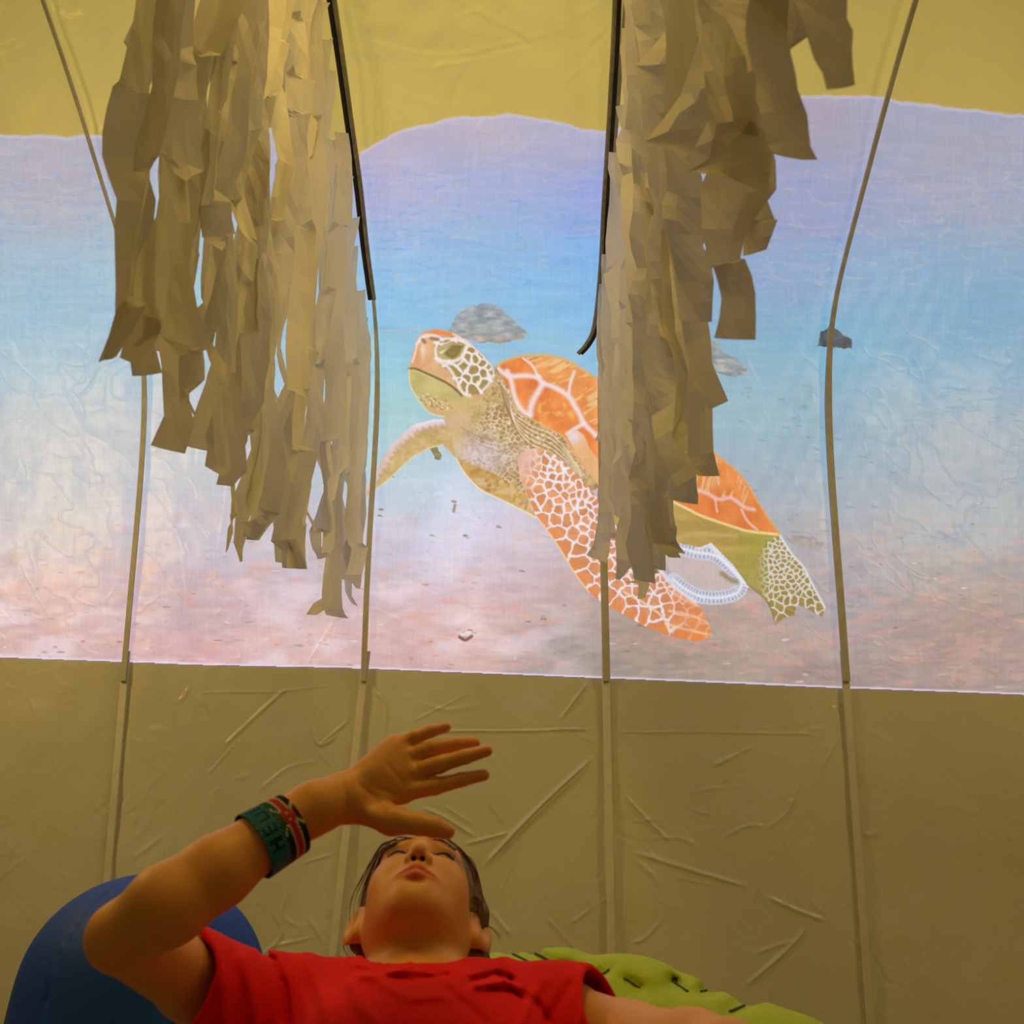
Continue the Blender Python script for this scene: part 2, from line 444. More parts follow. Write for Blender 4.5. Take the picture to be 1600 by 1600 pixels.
num = np.zeros(GX.shape + (3,), np.float32); den = np.zeros(GX.shape, np.float32)
jx = GX + 50 * (fbm(GX / 90, GY / 60, 9) - 0.5); jy = GY + 36 * (fbm(GX / 110, GY / 40, 13) - 0.5)
for cx, cy, r, g, bb in ctrl:
    w = 1 / (((jx - cx) / 1.5) ** 2 + (jy - cy) ** 2 + 2200) ** 1.8
    num += w[..., None] * np.array((r, g, bb), np.float32); den += w
IMG = num / den[..., None]
PART = np.zeros(GX.shape, np.int8)            # 0 sea and sand

def blend(mask, col, a=1.0):
    global IMG
    col = np.asarray(col, np.float32)
    if np.isscalar(a): a = np.full(GX.shape, a, np.float32)
    w = (a * mask)[..., None]
    IMG = IMG * (1 - w) + col * w
def line(pts, col, w, a=1.0, mask=None, sm=True, taper=False):
    pts = smooth_line(pts, 6) if sm and len(pts) > 2 else np.array(pts, float)
    x0, y0 = pts.min(0) - w * 3 - 2; x1, y1 = pts.max(0) + w * 3 + 2
    c = (slice(max(0, np.searchsorted(ys, y0)), np.searchsorted(ys, y1)), slice(max(0, np.searchsorted(xs, x0)), np.searchsorted(xs, x1)))
    if GX[c].size == 0: return
    d, t = seg_dist(GX[c], GY[c], pts)
    ww = w * (np.sin(math.pi * np.clip(t, 0, 1)) * 0.9 + 0.1) if taper else w
    k = a * np.clip(1.25 - d / (0.5 * ww + 1e-3) * 0.6, 0, 1)
    if mask is not None: k = k * mask[c]
    IMG[c] = IMG[c] * (1 - k[..., None]) + np.asarray(col, np.float32) * k[..., None]

def voro(seeds, reg, stretch=1.0):
    """F1, F2 and nearest index over pixels where reg"""
    x = GX[reg]; y = GY[reg]
    x, y = x + 7 * (fbm(x / 9, y / 9, 201, 3) - .5), y + 7 * (fbm(x / 9, y / 9, 207, 3) - .5)
    f1 = np.full(x.shape, 1e9); f2 = np.full(x.shape, 1e9); ix = np.zeros(x.shape, int)
    for i, (sx, sy) in enumerate(seeds):
        d = np.hypot(x - sx, y - sy)
        m = d < f1
        f2 = np.where(m, f1, np.minimum(f2, d)); ix = np.where(m, i, ix); f1 = np.where(m, d, f1)
    return f1, f2, ix
def poisson(poly, rad_fn, tries=4000, seed=1):
    r = random.Random(seed); pts = []
    a = np.array(poly); (x0, y0), (x1, y1) = a.min(0), a.max(0)
    for _ in range(tries):
        x, y = r.uniform(x0, x1), r.uniform(y0, y1)
        if not in_poly(np.array([x]), np.array([y]), poly)[0]: continue
        rr = rad_fn(x, y)
        if all((x - u) ** 2 + (y - v) ** 2 > rr * rr for u, v in pts): pts.append((x, y))
    return pts

# water: faint horizontal ripples, painted cloth crinkles and light shafts; sand: streaks, pits, pebbles
rip = fbm(GX / 60, GY / 7, 41) - 0.5
sand = np.clip((GY - 760) / 160, 0, 1)
IMG += (rip * 14)[..., None] * np.array((1, 0.9, 0.8)) * (1 - sand)[..., None]
warm = fbm(GX / 26, GY / 8, 51) - 0.5
IMG += (warm * 34)[..., None] * np.array((0.9, 0.9, 0.8)) * sand[..., None]
red = np.clip(fbm(GX / 34, GY / 11, 61) - 0.6, 0, 1) * 5
blend(sand > 0, (222, 160, 150), np.clip(red, 0, 0.35) * sand)
brt = np.clip(fbm(GX / 90, GY / 40, 67) - 0.55, 0, 1) * 3
blend(sand > 0, (236, 224, 240), np.clip(brt, 0, 0.5) * sand * np.clip((1000 - GX) / 200, 0, 1))
cr_ = np.abs(fbm(GX / 46 + 0.5 * GY / 46, GY / 15, 45, 3) - 0.5)  # light on the cloth's crinkles painted in: bluish lines, then warm ones
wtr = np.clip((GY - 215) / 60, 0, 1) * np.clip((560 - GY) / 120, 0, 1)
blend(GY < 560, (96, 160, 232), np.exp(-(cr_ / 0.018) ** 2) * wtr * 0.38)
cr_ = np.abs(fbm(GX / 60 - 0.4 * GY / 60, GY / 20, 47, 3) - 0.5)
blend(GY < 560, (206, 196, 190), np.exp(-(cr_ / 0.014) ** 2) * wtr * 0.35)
for k in range(7):
    x0 = 1120 + k * 34
    line([(x0 + 190, 430), (x0, 800)], (196, 206, 216), 14, 0.13, sm=False)
line([(660, 860), (745, 700)], (215, 225, 250), 26, 0.25, sm=False)
line([(690, 900), (720, 780)], (230, 232, 252), 40, 0.3, sm=False)
line([(590, 512), (650, 517)], (110, 180, 235), 2, 0.6, sm=False)
line([(590, 517), (660, 515)], (200, 190, 170), 1.6, 0.6, sm=False)
rr = random.Random(5)
for k in range(620):
    y = 1085 - (rr.random() ** 1.3) * 330
    x = rr.uniform(-50, 1650)
    f = (y - 720) / 360
    w = rr.uniform(1.5, 7) * (0.5 + f)
    col = rr.choice([(120, 96, 92), (176, 120, 100), (206, 142, 120), (236, 226, 226), (160, 140, 140), (214, 150, 140)])
    line([(x - w, y), (x + w, y + rr.uniform(-1.5, 1.5))], col, rr.uniform(0.8, 2.2) * (0.5 + f), rr.uniform(0.2, 0.75), sm=False, taper=True)
for k in range(70):
    x, y = rr.uniform(1150, 1600), rr.uniform(600, 860)
    w = rr.uniform(1, 7)
    line([(x - w, y), (x + w, y + 1)], (110, 130, 145), 1.6, 0.5, sm=False)
for (x, y) in ((594, 806), (676, 838), (728, 838), (780, 825), (727, 990), (735, 985), (826, 972), (850, 968), (816, 893), (710, 785), (612, 745), (596, 795)):
    line([(x - 5, y), (x - 1, y - rr.uniform(0, 3)), (x + 4, y + 1)], (120, 100, 86), rr.uniform(2, 4.5), 0.75, taper=True)
    line([(x - 3, y - 3), (x + 2, y - 3)], (240, 235, 240), 1.2, 0.5, sm=False)
line([(718, 995), (727, 1000), (737, 994)], (96, 60, 60), 3.5, 0.9)
line([(722, 991), (734, 988)], (236, 230, 236), 4, 0.9, sm=False)
line([(711, 790), (709, 800)], (130, 110, 80), 3, 0.8, sm=False)

# far rocks
def rock(poly, base, seed):
    m = in_poly(GX + 5 * (fbm(GX / 9, GY / 9, seed) - .5), GY + 5 * (fbm(GX / 9, GY / 9, seed + 3) - .5), poly)
    n = fbm(GX / 14, GY / 5, seed + 7)
    col = np.array(base, np.float32) + (n[..., None] - 0.5) * np.array((120, 95, 70)) + np.clip((GY[..., None] - 515) / 20, 0, 1) * (seed == 71) * np.array((12, -12, -26))
    blend(m, col, 0.9)
rock([(700,520),(706,503),(716,489),(736,477),(766,472),(784,482),(803,501),(824,520),(818,530),(789,536),(746,534)], (150,160,166), 71)
rock([(1106,545),(1112,530),(1122,536),(1130,552),(1150,560),(1168,574),(1168,586),(1140,588),(1110,580)], (152,158,160), 75)
rock([(1276,540),(1284,520),(1300,510),(1330,530),(1330,545)], (60,74,84), 79)
rock([(1228,842),(1242,838),(1270,840),(1288,850),(1282,858),(1240,852)], (140,140,145), 83)
rock([(672,698),(682,696),(690,712),(688,720),(680,718)], (112,104,60), 87)

ridge = lambda s1, s2, seed, k=0.05: np.exp(-((fbm(s1, s2, seed, 3) - 0.5) / k) ** 2)

# -- far front flipper
FF = [(703,655),(675,656),(646,664),(627,681),(608,699),(594,722),(578,747),(563,770),(569,777),(588,763),(608,748),(642,717),(670,701),(692,696),(714,718),(712,690)]
m = in_poly(GX, GY, FF); PART[m] = 6
d, t = seg_dist(GX, GY, np.array([(703,655),(675,656),(646,664),(627,681),(608,699),(594,722),(578,747),(563,770)]))
base = np.where(d[..., None] < 12, np.array((206,186,176.)), np.array((196,168,112.)))
blend(m, base + (fbm(GX / 8, GY / 8, 91)[..., None] - .5) * 50)
blend(m, (226, 218, 238), np.clip(1.3 - d / 8, 0, 1) * np.clip((GX - 600) / 60, 0, 1))
blend(m, (186, 150, 130), (np.sin(t * 120) > 0.2) * np.exp(-((d - 12) / 4) ** 2) * 0.8)
line([(588,763),(608,748),(642,717),(670,701),(692,696)], (226, 214, 180), 2, 0.7)

# -- loop of pale lace-like tail edge on the sand
LP = smooth_line([(1028,846),(1055,853),(1085,862),(1118,868),(1142,888),(1158,908),(1152,926),(1125,934),(1095,932),(1070,920),(1052,906)], 6)
d, t = seg_dist(GX, GY, LP)
loop_in = in_poly(GX, GY, [(1040,860),(1085,872),(1118,880),(1140,896),(1146,912),(1120,918),(1085,914),(1060,902)])
blend(in_poly(GX, GY, [tuple(p) for p in LP]), (200, 184, 186), 0.85)
m = d < 11; PART[m & (GX > 1026)] = 7
blend(m, (196, 204, 226)); blend(m, (150, 142, 160), (np.sin(t * 330) > 0.35) * (np.abs(d - 5) < 3.5) * 0.75)
blend(m, (236, 238, 250), np.exp(-(d / 2.5) ** 2) * 0.8)
line([(1128,896),(1140,905),(1150,909)], (140, 120, 96), 6, 0.8)
line([(1110,852),(1125,868),(1150,895),(1168,915)], (226, 232, 248), 5, 0.9)
line([(1092,856),(1112,850),(1124,862)], (220, 222, 236), 7, 0.8)

# -- underside
US = [(1038,776),(1072,795),(1094,806),(1125,817),(1153,826),(1173,831),(1217,836),(1205,850),(1190,880),(1182,917),(1167,913),(1145,882),(1122,859),(1111,848),(1094,855),(1070,850),(1049,845),(1000,845),(965,825),(945,790),(936,758),(990,770)]
m = in_poly(GX, GY, US); PART[m] = 1
c = np.array((176,146,76.)) + (fbm(GX / 40, GY / 12, 95)[..., None] - .5) * np.array((60, 56, 40.))
blend(m, c); blend(m, (152, 150, 62), np.clip((GX - 1120) / 60, 0, 1) * 0.75)
line([(1050,842),(1090,834),(1150,838)], (196,164,116), 5, 0.6, m)
# -- rear flipper
RF = [(1217,836),(1238,868),(1255,887),(1269,913),(1279,930),(1289,949),(1286,964),(1272,957),(1260,949),(1246,945),(1241,960),(1226,965),(1214,974),(1210,976),(1205,955),(1194,935),(1167,913),(1176,880),(1196,850)]
m = in_poly(GX, GY, RF); PART[m] = 5
blend(m, np.array((150,142,70.)) + (fbm(GX / 14, GY / 14, 97)[..., None] - .5) * 40)
sd = poisson(RF, lambda x, y: 6.5 + max(0, (y - 915)) * 0.13, 5000, 3)
f1, f2, ix = voro(sd, m)
edge = np.clip(1.35 - (f2 - f1) / 2.6, 0, 1) * np.clip((GX[m] - 1180) / 22, 0, 1)
k = np.zeros(GX.shape, np.float32); k[m] = edge
cc = np.zeros(GX.shape, np.float32); cc[m] = (ix * 37 % 11) / 11
blend(m, (140, 112, 66), 0.7 * np.clip((GX - 1190) / 30, 0, 1)); blend(m, (176, 140, 84), cc * 0.5)
blend(m, (216, 222, 222), k * 0.92)
line([(1217,836),(1238,868),(1255,887),(1269,913),(1289,949)], (218, 224, 232), 3, 0.9)
line([(1167,913),(1194,935),(1207,957),(1211,975)], (130, 108, 70), 2, 0.7)

# -- shell
SH = [(775,575),(789,565),(817,557),(853,556),(884,563),(912,580),(950,603),(1000,625),(1058,652),(1071,668),(1103,699),(1151,737),(1167,756),(1186,788),(1200,812),(1219,836),(1173,831),(1153,826),(1125,817),(1094,806),(1072,795),(1038,778),(990,770),(936,758),(912,729),(896,706),(879,682),(853,668),(827,653),(808,641),(798,613)]
m = in_poly(GX, GY, SH); PART[m] = 2
n = fbm(GX / 22, GY / 22, 101)
c = np.array((232,128,62.)) + (n[..., None] - .5) * np.array((60, 90, 70.))
blend(m, c)
def q5(l): return [(580 + x / 4.21, 480 + y / 4.21) for x, y in l]
def q6(l): return [(920 + x / 3.555, 640 + y / 3.555) for x, y in l]
# streaked scutes
st1 = m & in_poly(GX, GY, q5([(1020,330),(1150,315),(1300,350),(1420,430),(1500,500),(1500,830),(1440,760),(1390,690),(1300,570),(1200,510),(1110,450),(1070,380)]))
th = (GX * 0.5 + GY) ; ph = (GX * 0.9 - GY * 0.45)
stk = np.clip((fbm(th / 5.5, ph / 30, 105, 3) - 0.52) * 9, 0, 1)
blend(st1, (236, 206, 148), stk * 0.85)
blend(st1, (214, 170, 104), 0.25)
st2 = m & in_poly(GX, GY, q6([(380,0),(500,70),(620,170),(820,340),(920,500),(930,560),(860,540),(790,490),(720,490),(640,455),(510,425),(440,300)]))
stk = np.clip((fbm(GX / 4.5 + GY / 18, GY / 34, 107, 3) - 0.50) * 9, 0, 1)
blend(st2, (232, 214, 180), stk * 0.8); blend(st2, (206, 116, 52), 0.3)
blend(m & (GX > 1030) & ~st2, (212, 110, 50), 0.45)
st3 = m & in_poly(GX, GY, q5([(1120,560),(1230,600),(1330,680),(1380,760),(1280,820),(1120,780),(1060,690)]))
blend(st3, (236, 186, 92), np.clip((fbm(GX / 10, GY / 10, 109) - .5) * 6, 0, 1) * 0.7 * np.clip((720 - GY * 1.0 + 0) / 60, 0.3, 1))
W = (238, 222, 232)
for l, w in [([(830,400),(880,440),(920,455),(1010,450),(1100,462)],5),([(1100,462),(1130,500),(1200,525),(1290,580),(1340,650),(1380,720),(1400,765),(1490,850)],5),
             ([(895,420),(925,500),(945,600),(985,670),(1040,720)],5),([(1130,505),(1090,570),(1055,640),(1045,710)],6),([(1400,765),(1340,800),(1290,835)],4),
             ([(1000,335),(1060,385),(1100,462)],2.5),([(1335,425),(1310,500),(1300,570)],3)]:
    line(q5(l), W, w * 1.25, 0.92, m)
for l, w in [([(510,432),(640,462),(720,500),(790,492),(860,540),(920,557)],4),([(510,430),(517,482)],3),([(700,498),(712,570)],2),([(848,556),(880,620),(932,668)],2.5),([(640,200),(700,300),(720,420)],2)]:
    line(q6(l), (230, 190, 190), w * 1.2, 0.9, m)
pale = m & in_poly(GX, GY, q5([(1280,835),(1340,800),(1400,840),(1440,930),(1510,1020),(1510,1170),(1420,1070),(1340,950)]))
blend(pale, (226, 186, 140), 0.8)
blend(pale, (226, 214, 236), np.exp(-(((GX - 895) / 14) ** 2 + ((GY - 682) / 12) ** 2)) * 0.9)
line([(1217,836),(1173,831),(1153,826),(1125,817),(1094,806),(1072,795),(1038,778)], (240, 220, 160), 3.2, 0.9)
line([(775,573),(789,564),(817,556),(853,555),(884,562),(912,579),(950,602)], (228, 170, 80), 3, 0.8)
line([(1071,668),(1103,699),(1151,737),(1167,756),(1186,788),(1217,836)], (226, 160, 90), 3, 0.8)

# -- neck and chest
NK = [(690,650),(700,630),(740,615),(768,590),(775,573),(798,613),(808,641),(827,653),(853,668),(879,682),(896,706),(912,729),(938,760),(924,767),(901,743),(870,714),(845,702),(820,705),(808,717),(812,745),(822,772),(838,810),(794,786),(751,765),(727,741),(713,717),(705,680)]
m = in_poly(GX, GY, NK); PART[m] = 1
c = np.array((196,170,118.)) + (fbm(GX / 30, GY / 30, 111)[..., None] - .5) * 50
blend(m, c)
blend(m, (206, 192, 198), np.clip(1 - np.hypot((GX - 765) / 62, (GY - 705) / 42) ** 2, 0, 1) * 1.0)
blend(m, (214, 176, 150), np.exp(-(((GX - 715) / 30) ** 2 + ((GY - 655) / 20) ** 2)) * 0.7)
blend(m, (198, 184, 110), np.exp(-(((GX - 748) / 22) ** 2 + ((GY - 628) / 18) ** 2)) * 0.9)
blend(m, (186, 170, 84), np.exp(-(((GX - 790) / 20) ** 2 + ((GY - 690) / 22) ** 2)) * 0.8)
bel = m & in_poly(GX, GY, [(713,717),(740,727),(775,742),(810,762),(822,772),(840,812),(794,788),(751,768),(725,742)])
blend(bel, (200, 156, 86), 0.85); blend(bel, (218, 190, 150), np.clip((fbm(GX / 30, GY / 12, 119) - .45) * 4, 0, 0.7)); blend(bel, (176, 128, 66), np.clip((fbm(GX / 9, GY / 9, 120) - .55) * 5, 0, 0.6))
sd = poisson(NK, lambda x, y: 4.6 + 0.012 * (x - 700), 9000, 9)
f1, f2, ix = voro(sd, m)
edge = np.clip(1.25 - (f2 - f1) / 1.9, 0, 1)
fade = np.clip((GX[m] - 722 + (GY[m] - 660) * 0.3) / 40, 0, 1) * (~bel[m])
k = np.zeros(GX.shape, np.float32); k[m] = edge * fade
cc = np.zeros(GX.shape, np.float32); cc[m] = (ix * 29 % 7) / 7 * fade
blend(m, (142, 98, 50), cc * 0.8); blend(m, (238, 222, 210), k * 0.85 * np.clip(fbm(GX / 18, GY / 18, 113) * 2.2 - 0.35, 0.15, 1))
blend(m, (134, 96, 50), np.clip(fbm(GX / 6 + GY / 14, GY / 7, 115) * 3 - 1.7, 0, 0.5) * np.clip((GX - 730) / 40, 0, 1))
blend(m & ~bel, (212, 200, 216), np.exp(-(((GX - 768) / 44) ** 2 + ((GY - 712) / 26) ** 2)) * 0.5)
for off in range(5):                                   # folds of the neck running down to the flipper
    l = [(782 + off * 3, 600 + off * 4), (793 + off * 2, 640 + off * 5), (825, 666 + off * 7), (866, 686 + off * 7), (905, 738 + off * 2)]
    line(l, (138, 104, 60), 1.8, 0.6, m); line([(x + 2, y - 2) for x, y in l], (238, 222, 206), 1.8, 0.55, m)
for off in range(3):
    line([(720 + off * 6, 668 + off * 8), (745 + off * 6, 682 + off * 8), (775 + off * 8, 688 + off * 10)], (150, 124, 112), 1.5, 0.5, m)
line([(713,717),(727,741),(751,765),(794,786),(838,809)], (236, 222, 190), 2.2, 0.9)
line([(798,613),(808,641),(827,653),(853,668),(879,682),(896,706),(912,729),(938,758)], (214, 176, 130), 2.5, 0.8)

# -- near front flipper with its net of white between orange scales
FL = [(808,717),(820,703),(845,700),(870,712),(901,741),(924,765),(945,790),(965,825),(985,850),(1013,880),(1032,893),(1055,918),(1086,941),(1094,949),(1106,972),(1114,993),(1089,1003),(1061,999),(1032,989),(1004,977),(976,961),(951,947),(931,934),(921,925),(899,896),(880,864),(865,842),(851,824),(838,806),(822,770),(812,745)]
m = in_poly(GX, GY, FL); PART[m] = 4
mid = np.array([(815,712),(850,760),(905,840),(960,915),(1040,975),(1110,998)])
d, t = seg_dist(GX, GY, np.array([(818,760),(838,806),(865,842),(899,896),(921,925),(951,947),(1004,977),(1061,999),(1114,996)]))
c = np.array((222,148,106.)) + (fbm(GX / 12, GY / 12, 121)[..., None] - .5) * 60
blend(m, c)
def frad(x, y):
    dd, _ = seg_dist(np.array([x]), np.array([y]), np.array([(838,806),(865,842),(899,896),(921,925),(951,947),(1004,977),(1061,999)]))
    return float(np.clip(21 - dd[0] * 0.2 + max(0, (x - 985)) * 0.03, 9, 24))
sd = poisson(FL, frad, 9000, 17)
f1, f2, ix = voro(sd, m)
wd = 3.1
k = np.zeros(GX.shape, np.float32)
k[m] = np.clip(1.4 - (f2 - f1) / (wd * (0.55 + 0.9 * fbm(GX[m] / 14, GY[m] / 14, 211, 2))), 0, 1) * np.clip((GX[m] - 806 + GY[m] * 0.3 - 225) / 34, 0, 1)
cc = np.zeros(GX.shape, np.float32); cc[m] = (ix * 31 % 13) / 13
blend(m, (186, 104, 66), cc * 0.6)
blend(m, (226, 130, 70), np.clip(1 - d / 22, 0, 1) * 0.75)
blend(m, (232, 214, 226), np.clip((835 - GX + (760 - GY) * 0.35) / 30, 0, 1) * 0.5)
k *= 1 - 0.55 * np.clip((GX - 1035) / 40, 0, 1)
blend(m, (234, 236, 252), k * 0.95)
blend(m, (196, 132, 78), np.clip((836 - GX) / 20, 0, 1) * np.clip((GY - 750) / 30, 0, 1) * 0.8)
for l in ([(975,925),(1010,945),(1035,965),(1045,985)],[(1045,955),(1080,962),(1108,975)],[(1040,975),(1075,985),(1112,992)],[(1040,920),(1070,938),(1092,948)]):
    line(l, (240, 214, 196), 3, 0.8, m)
blend(m, (238, 132, 66), np.clip((GX - 1030) / 50, 0, 1) * 0.45 * (1 - k))
line([(1032,893),(1055,918),(1086,941)], (220, 224, 244), 5, 0.9, None)
line([(838,806),(865,842),(899,896),(921,925)], (240, 214, 160), 2, 0.7)

# -- head
HD = [(651,530),(661,518),(682,513),(708,519),(732,532),(751,551),(768,570),(774,587),(770,602),(755,622),(730,640),(705,652),(690,652),(670,644),(654,625),(642,603),(638,585),(639,575),(644,554)]
m = in_poly(GX, GY, HD); PART[m] = 3
jaw = (GY > np.interp(GX, [636, 650, 665, 690, 722, 740], [577, 578, 583, 597, 617, 628]))
up = np.array((218,172,128.)); lo = np.array((190,178,112.))
blend(m & ~jaw, up + (fbm(GX / 16, GY / 16, 131)[..., None] - .5) * 36)
blend(m & jaw, lo + (fbm(GX / 16, GY / 10, 133)[..., None] - .5) * 36)
blend(m & jaw, (208, 160, 120), np.clip((GY - 618) / 26, 0, 1) * 0.6)
blend(m & ~jaw, (224, 146, 88), np.exp(-(((GX - 655) / 14) ** 2 + ((GY - 560) / 22) ** 2)) * 0.6)
blend(m & ~jaw, (240, 226, 216), np.exp(-(((GX - 661) / 4) ** 2 + ((GY - 548) / 14) ** 2)) * 0.8)
blend(m & jaw, (206, 196, 128), np.exp(-(((GX - 675) / 20) ** 2 + ((GY - 605) / 12) ** 2)) * 0.6)
for k_ in range(90):
    a_ = rr.uniform(0, 6.28); r_ = rr.random() ** .5
    x, y = 680 + 26 * r_ * math.cos(a_) , 628 + 11 * r_ * math.sin(a_) + (r_ * math.cos(a_)) * 8
    line([(x, y), (x + 1.5, y + 1)], rr.choice([(150, 110, 70), (236, 214, 190)]), 1.6, 0.6, m, sm=False)
chk = m & in_poly(GX, GY, q5([(410,230),(460,190),(560,190),(640,230),(720,310),(800,390),(806,480),(740,570),(650,580),(590,560),(540,480),(510,420),(450,380),(425,330)]))
seeds = q5([(550,430),(612,380),(672,415),(735,370),(665,280),(725,315),(640,330),(640,470),(688,475),(755,430),(745,510),(665,540),(608,515),(575,345),(775,395),(690,330),(560,500),(470,300),(530,260),(500,200),(610,240),(640,200),(700,250),(770,340),(790,430)])
f1, f2, ix = voro(seeds, chk)
k = np.zeros(GX.shape, np.float32); k[chk] = np.clip(1.5 - (f2 - f1) / 3.6, 0, 1)
blend(chk, (142, 124, 70), 0.94); blend(chk, (190, 160, 84), fbm(GX / 5, GY / 5, 139) * 0.5); blend(chk, (242, 234, 240), k * 0.96)
eye = q5([(430,330),(440,260),(520,225),(600,240),(610,290),(560,340),(490,350)])
em = m & in_poly(GX, GY, eye)
blend(em, (184, 166, 108), 0.95)
for l, cl, w in [([(430,335),(480,355),(560,350),(610,310),(625,260)], (244,234,236), 4), ([(455,300),(520,270),(590,245)], (236,226,214), 2.4),
                 ([(430,335),(425,270),(450,210)], (244,234,236), 3.2), ([(500,300),(540,265),(585,260)], (116,98,50), 6), ([(505,310),(540,325),(575,285)], (120,100,52), 5),
                 ([(530,295),(560,285)], (140,110,40), 6), ([(450,210),(520,205),(600,225),(650,255)], (242,230,230), 3.4)]:
    line(q5(l), cl, w, 0.95, m)
for l, cl, w in [([(380,170),(450,165),(530,180)], (232,128,70), 5), ([(330,180),(400,150),(470,150)], (224,150,110), 3), ([(600,190),(660,240),(720,300)], (222,140,96), 3),
                 ([(300,240),(350,190),(420,190),(470,215)], (240,228,236), 4.5), ([(395,205),(440,210)], (140,110,60), 4), ([(340,215),(352,230)], (130,100,60), 4),
                 ([(300,250),(290,300),(270,360)], (240,222,214), 2.4), ([(425,340),(460,365),(510,400),(560,480),(600,560),(650,580)], (240,230,230), 4),
                 ([(540,175),(640,225),(720,305),(790,385),(810,450)], (236,214,200), 2.4), ([(720,560),(770,510),(800,450)], (240,232,236), 3.4)]:
    line(q5(l), cl, w, 0.9, m)
line(q5([(248,405),(290,405),(350,430),(430,465),(500,500),(560,545),(595,580)]), (104, 84, 44), 2.8, 0.95)
line(q5([(250,415),(300,420),(400,465)]), (222, 206, 150), 2, 0.5, m)
line([(639,577),(642,603),(654,625),(670,644),(694,652)], (232, 220, 160), 2, 0.7)

# bright rim along the bottom edge of the picture
bot = np.interp(GX, [-100, 307, 575, 945, 1294, 1700], [1024, 1039, 1045, 1060, 1074.5, 1090]).astype(np.float32)
blend(GX > -999, (222, 214, 246), np.exp(-((GY - bot + 1.6) / 1.6) ** 2) * 0.9)
# a fine cloth weave
IMG += ((vnoise(GX / 1.6, GY / 30, 141) - 0.5) * 7 + (vnoise(GX / 30, GY / 1.6, 143) - 0.5) * 5)[..., None]
IMG = np.clip(IMG, 0, 255)

def top_edge(x):
    w = 2.5 * np.sin(x / 13) + 1.5 * np.sin(x / 5.3)
    mid_ = np.interp(x, [563, 580, 610, 650, 700, 745, 800, 840, 870, 910, 955], [240, 228, 211, 196, 184, 180, 178, 183, 190, 199, 206])
    lef_ = np.interp(x, [-60, 180, 207, 307, 360, 395, 440, 480, 520, 563], [210, 215, 190, 190, 193, 198, 203, 212, 222, 250])
    rig_ = np.interp(x, [945, 1000, 1080, 1170, 1240, 1330, 1700], [215, 180, 164, 153, 149, 150, 190])
    return np.where(x < 562, lef_, np.where(x < 950, mid_, rig_)) + 0.4 * w
te = top_edge(GX)
blend(GX > -999, (206, 200, 236), np.exp(-((GY - te - 2) / 2.5) ** 2) * 0.45)
Yr, Zr, Dr = wall_at(ys)
nyr = np.interp(Zr, prof[:, 1][:400], _pnrm[:400, 0]); nzr = np.interp(Zr, prof[:, 1][:400], _pnrm[:400, 1])
VX = (GX - 800) / FPX * Dr[:, None]
PTS = np.stack([VX, np.broadcast_to(Yr[:, None], VX.shape), np.broadcast_to(Zr[:, None], VX.shape)], -1).astype(np.float64)
hh = relief(VX, GX.copy(), GY.copy()) + 0.003
PTS[..., 1] += hh * nyr[:, None]; PTS[..., 2] += hh * nzr[:, None]
# snap the border rows onto the exact outline
keep = (GY > te - S * 0.5) & (GY < bot + S * 0.3)
cellk = keep[:-1, :-1] & keep[1:, :-1] & keep[1:, 1:] & keep[:-1, 1:]
cpart = PART[:-1, :-1]
idx = np.arange(GX.size).reshape(GX.shape)
COLS = lin(IMG).reshape(-1, 3)
root_loc = (float(0.0), 3.19, 1.08)
pic = empty('projected_picture', root_loc)
thing(pic, 'bright underwater picture of a sea turtle thrown onto the tent cloth above the girl', 'projection')
def piece(name, pid, parent, label=None, off=(0, 0, 0)):
    sel = cellk & (cpart == pid)
    a_, b_ = np.nonzero(sel)
    F = np.stack([idx[a_, b_], idx[a_ + 1, b_], idx[a_ + 1, b_ + 1], idx[a_, b_ + 1]], -1)
    u, inv = np.unique(F, return_inverse=True)
    o = make_mesh(name, PTS.reshape(-1, 3)[u] - np.array(root_loc), inv.reshape(-1, 4), m_pic, parent, True, COLS[u])
    if label: o['label'] = label
    return o
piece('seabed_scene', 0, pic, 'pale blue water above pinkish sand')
turtle = piece('sea_turtle', 1, pic, 'scaly tan turtle neck and belly')
piece('turtle_head', 3, turtle, 'turtle head with white net on the cheek')
piece('turtle_shell', 2, turtle, 'orange shell with white scute lines')
piece('front_flipper', 4, turtle, 'near front flipper with orange scales in a white net')
piece('front_flipper', 6, turtle, 'far front flipper, plain tan')
piece('hind_flipper', 5, turtle, 'olive hind flipper with white net')
piece('hind_flipper', 7, turtle, 'pale scalloped hind flipper loop')
